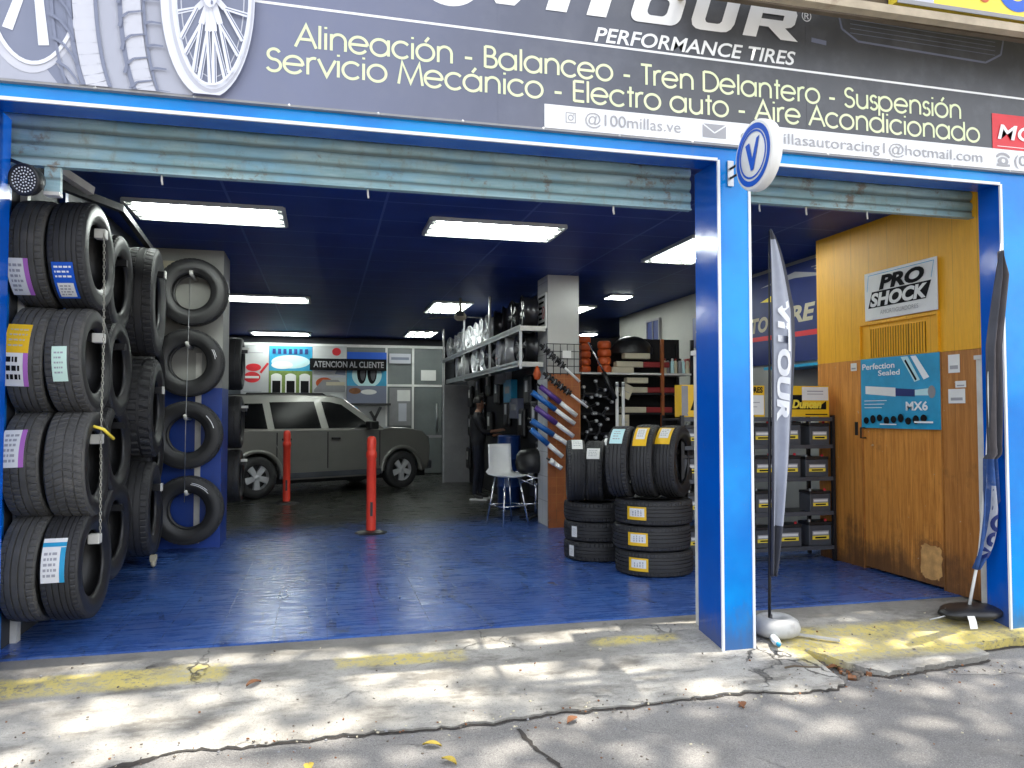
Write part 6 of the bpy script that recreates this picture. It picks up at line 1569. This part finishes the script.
mb = MB(); rg = random.Random(5)
for k in range(900):
    x = rg.uniform(-2.5, 5.5); y = rg.uniform(2.4, 4.8)
    if rg.random() < .45: y = 3.80 + rg.gauss(0, .07)
    z = -.164 if y < 3.75 else ap_z(y, 3.82) + .006
    r_ = rg.uniform(.0015, .006) * (1.5 if rg.random() < .06 else 1)
    mx = Matrix.Translation((x, y, z)) @ Matrix.Rotation(rg.uniform(0, 6), 4, 'Z') @ Matrix.Rotation(rg.uniform(0, 1), 4, 'X')
    mb.box(-r_, r_, -r_ * .7, r_ * .8, -r_ * .5, r_ * .6, rg.choice(['rubble', 'mid_grey', 'cream', 'brown_leaf', 'rubble']), mx)
struct('gravel', mb, 'stuff')

# ================================================================= STREET TREES (their crowns shade the pavement)
def tree(label, base, crown_c, crown_r, nleaf, seed):
    rnd = random.Random(seed); t = thing('street_tree', label, 'tree', base)
    cc = Vector(crown_c) - Vector(base)
    mb = MB(); mb.tube([(0, 0, -.1), (.05, .02, 1.5), (-.04, .06, 3.0), (cc.x * .25, cc.y * .25, cc.z * .75)], [.24, .19, .16, .12], 'bark', 14); mb.build('trunk', t)
    br2 = MB(); tips = []
    for k in range(11):
        a = rnd.uniform(0, 2 * PI); e = Vector((cc.x + crown_r[0] * .7 * math.cos(a), cc.y + crown_r[1] * .7 * math.sin(a), cc.z + rnd.uniform(-.3, .6) * crown_r[2])); s_ = Vector((cc.x * .2, cc.y * .2, cc.z * .68)); m_ = s_.lerp(e, .5) + Vector((0, 0, .3))
        br2.tube([s_, m_, e], [.07, .045, .015], 'bark', 7)
    br2.build('limb', t)
    mb = MB(); vs = []; fs = []; ncl = nleaf // 22
    for k in range(ncl):
        while True:
            q = Vector((rnd.uniform(-1, 1), rnd.uniform(-1, 1), rnd.uniform(-1, 1)))
            if q.length < 1: break
        c = cc + Vector((q.x * crown_r[0], q.y * crown_r[1], q.z * crown_r[2])); sp = rnd.uniform(.22, .6)
        for j in range(22):
            p = c + Vector((rnd.gauss(0, sp), rnd.gauss(0, sp), rnd.gauss(0, sp * .6)))
            d = Vector((rnd.gauss(0, 1), rnd.gauss(0, 1), rnd.gauss(0, .5))).normalized(); n = Vector((rnd.gauss(0, .5), rnd.gauss(0, .5), 1)).normalized(); s2 = d.cross(n).normalized()
            l_, w_ = rnd.uniform(.11, .19), rnd.uniform(.05, .08); b = len(vs)
            vs += [p - d * l_, p + s2 * w_ - d * .01, p + d * l_, p - s2 * w_ - d * .01]; fs.append((b, b + 1, b + 2, b + 3))
    mb.add(vs, fs, 'leaf'); mb.build('crown', t)
tree('leafy street tree shading the pavement before the main opening', (-2.6, -2.6, -.165), (3.2, 1.7, 11.5), (5.2, 3.6, 1.8), 4200, 3)
tree('leafy street tree shading the pavement before the right bay', (9.6, -2.6, -.165), (9.0, 1.6, 11.8), (4.4, 3.6, 1.7), 3200, 9)
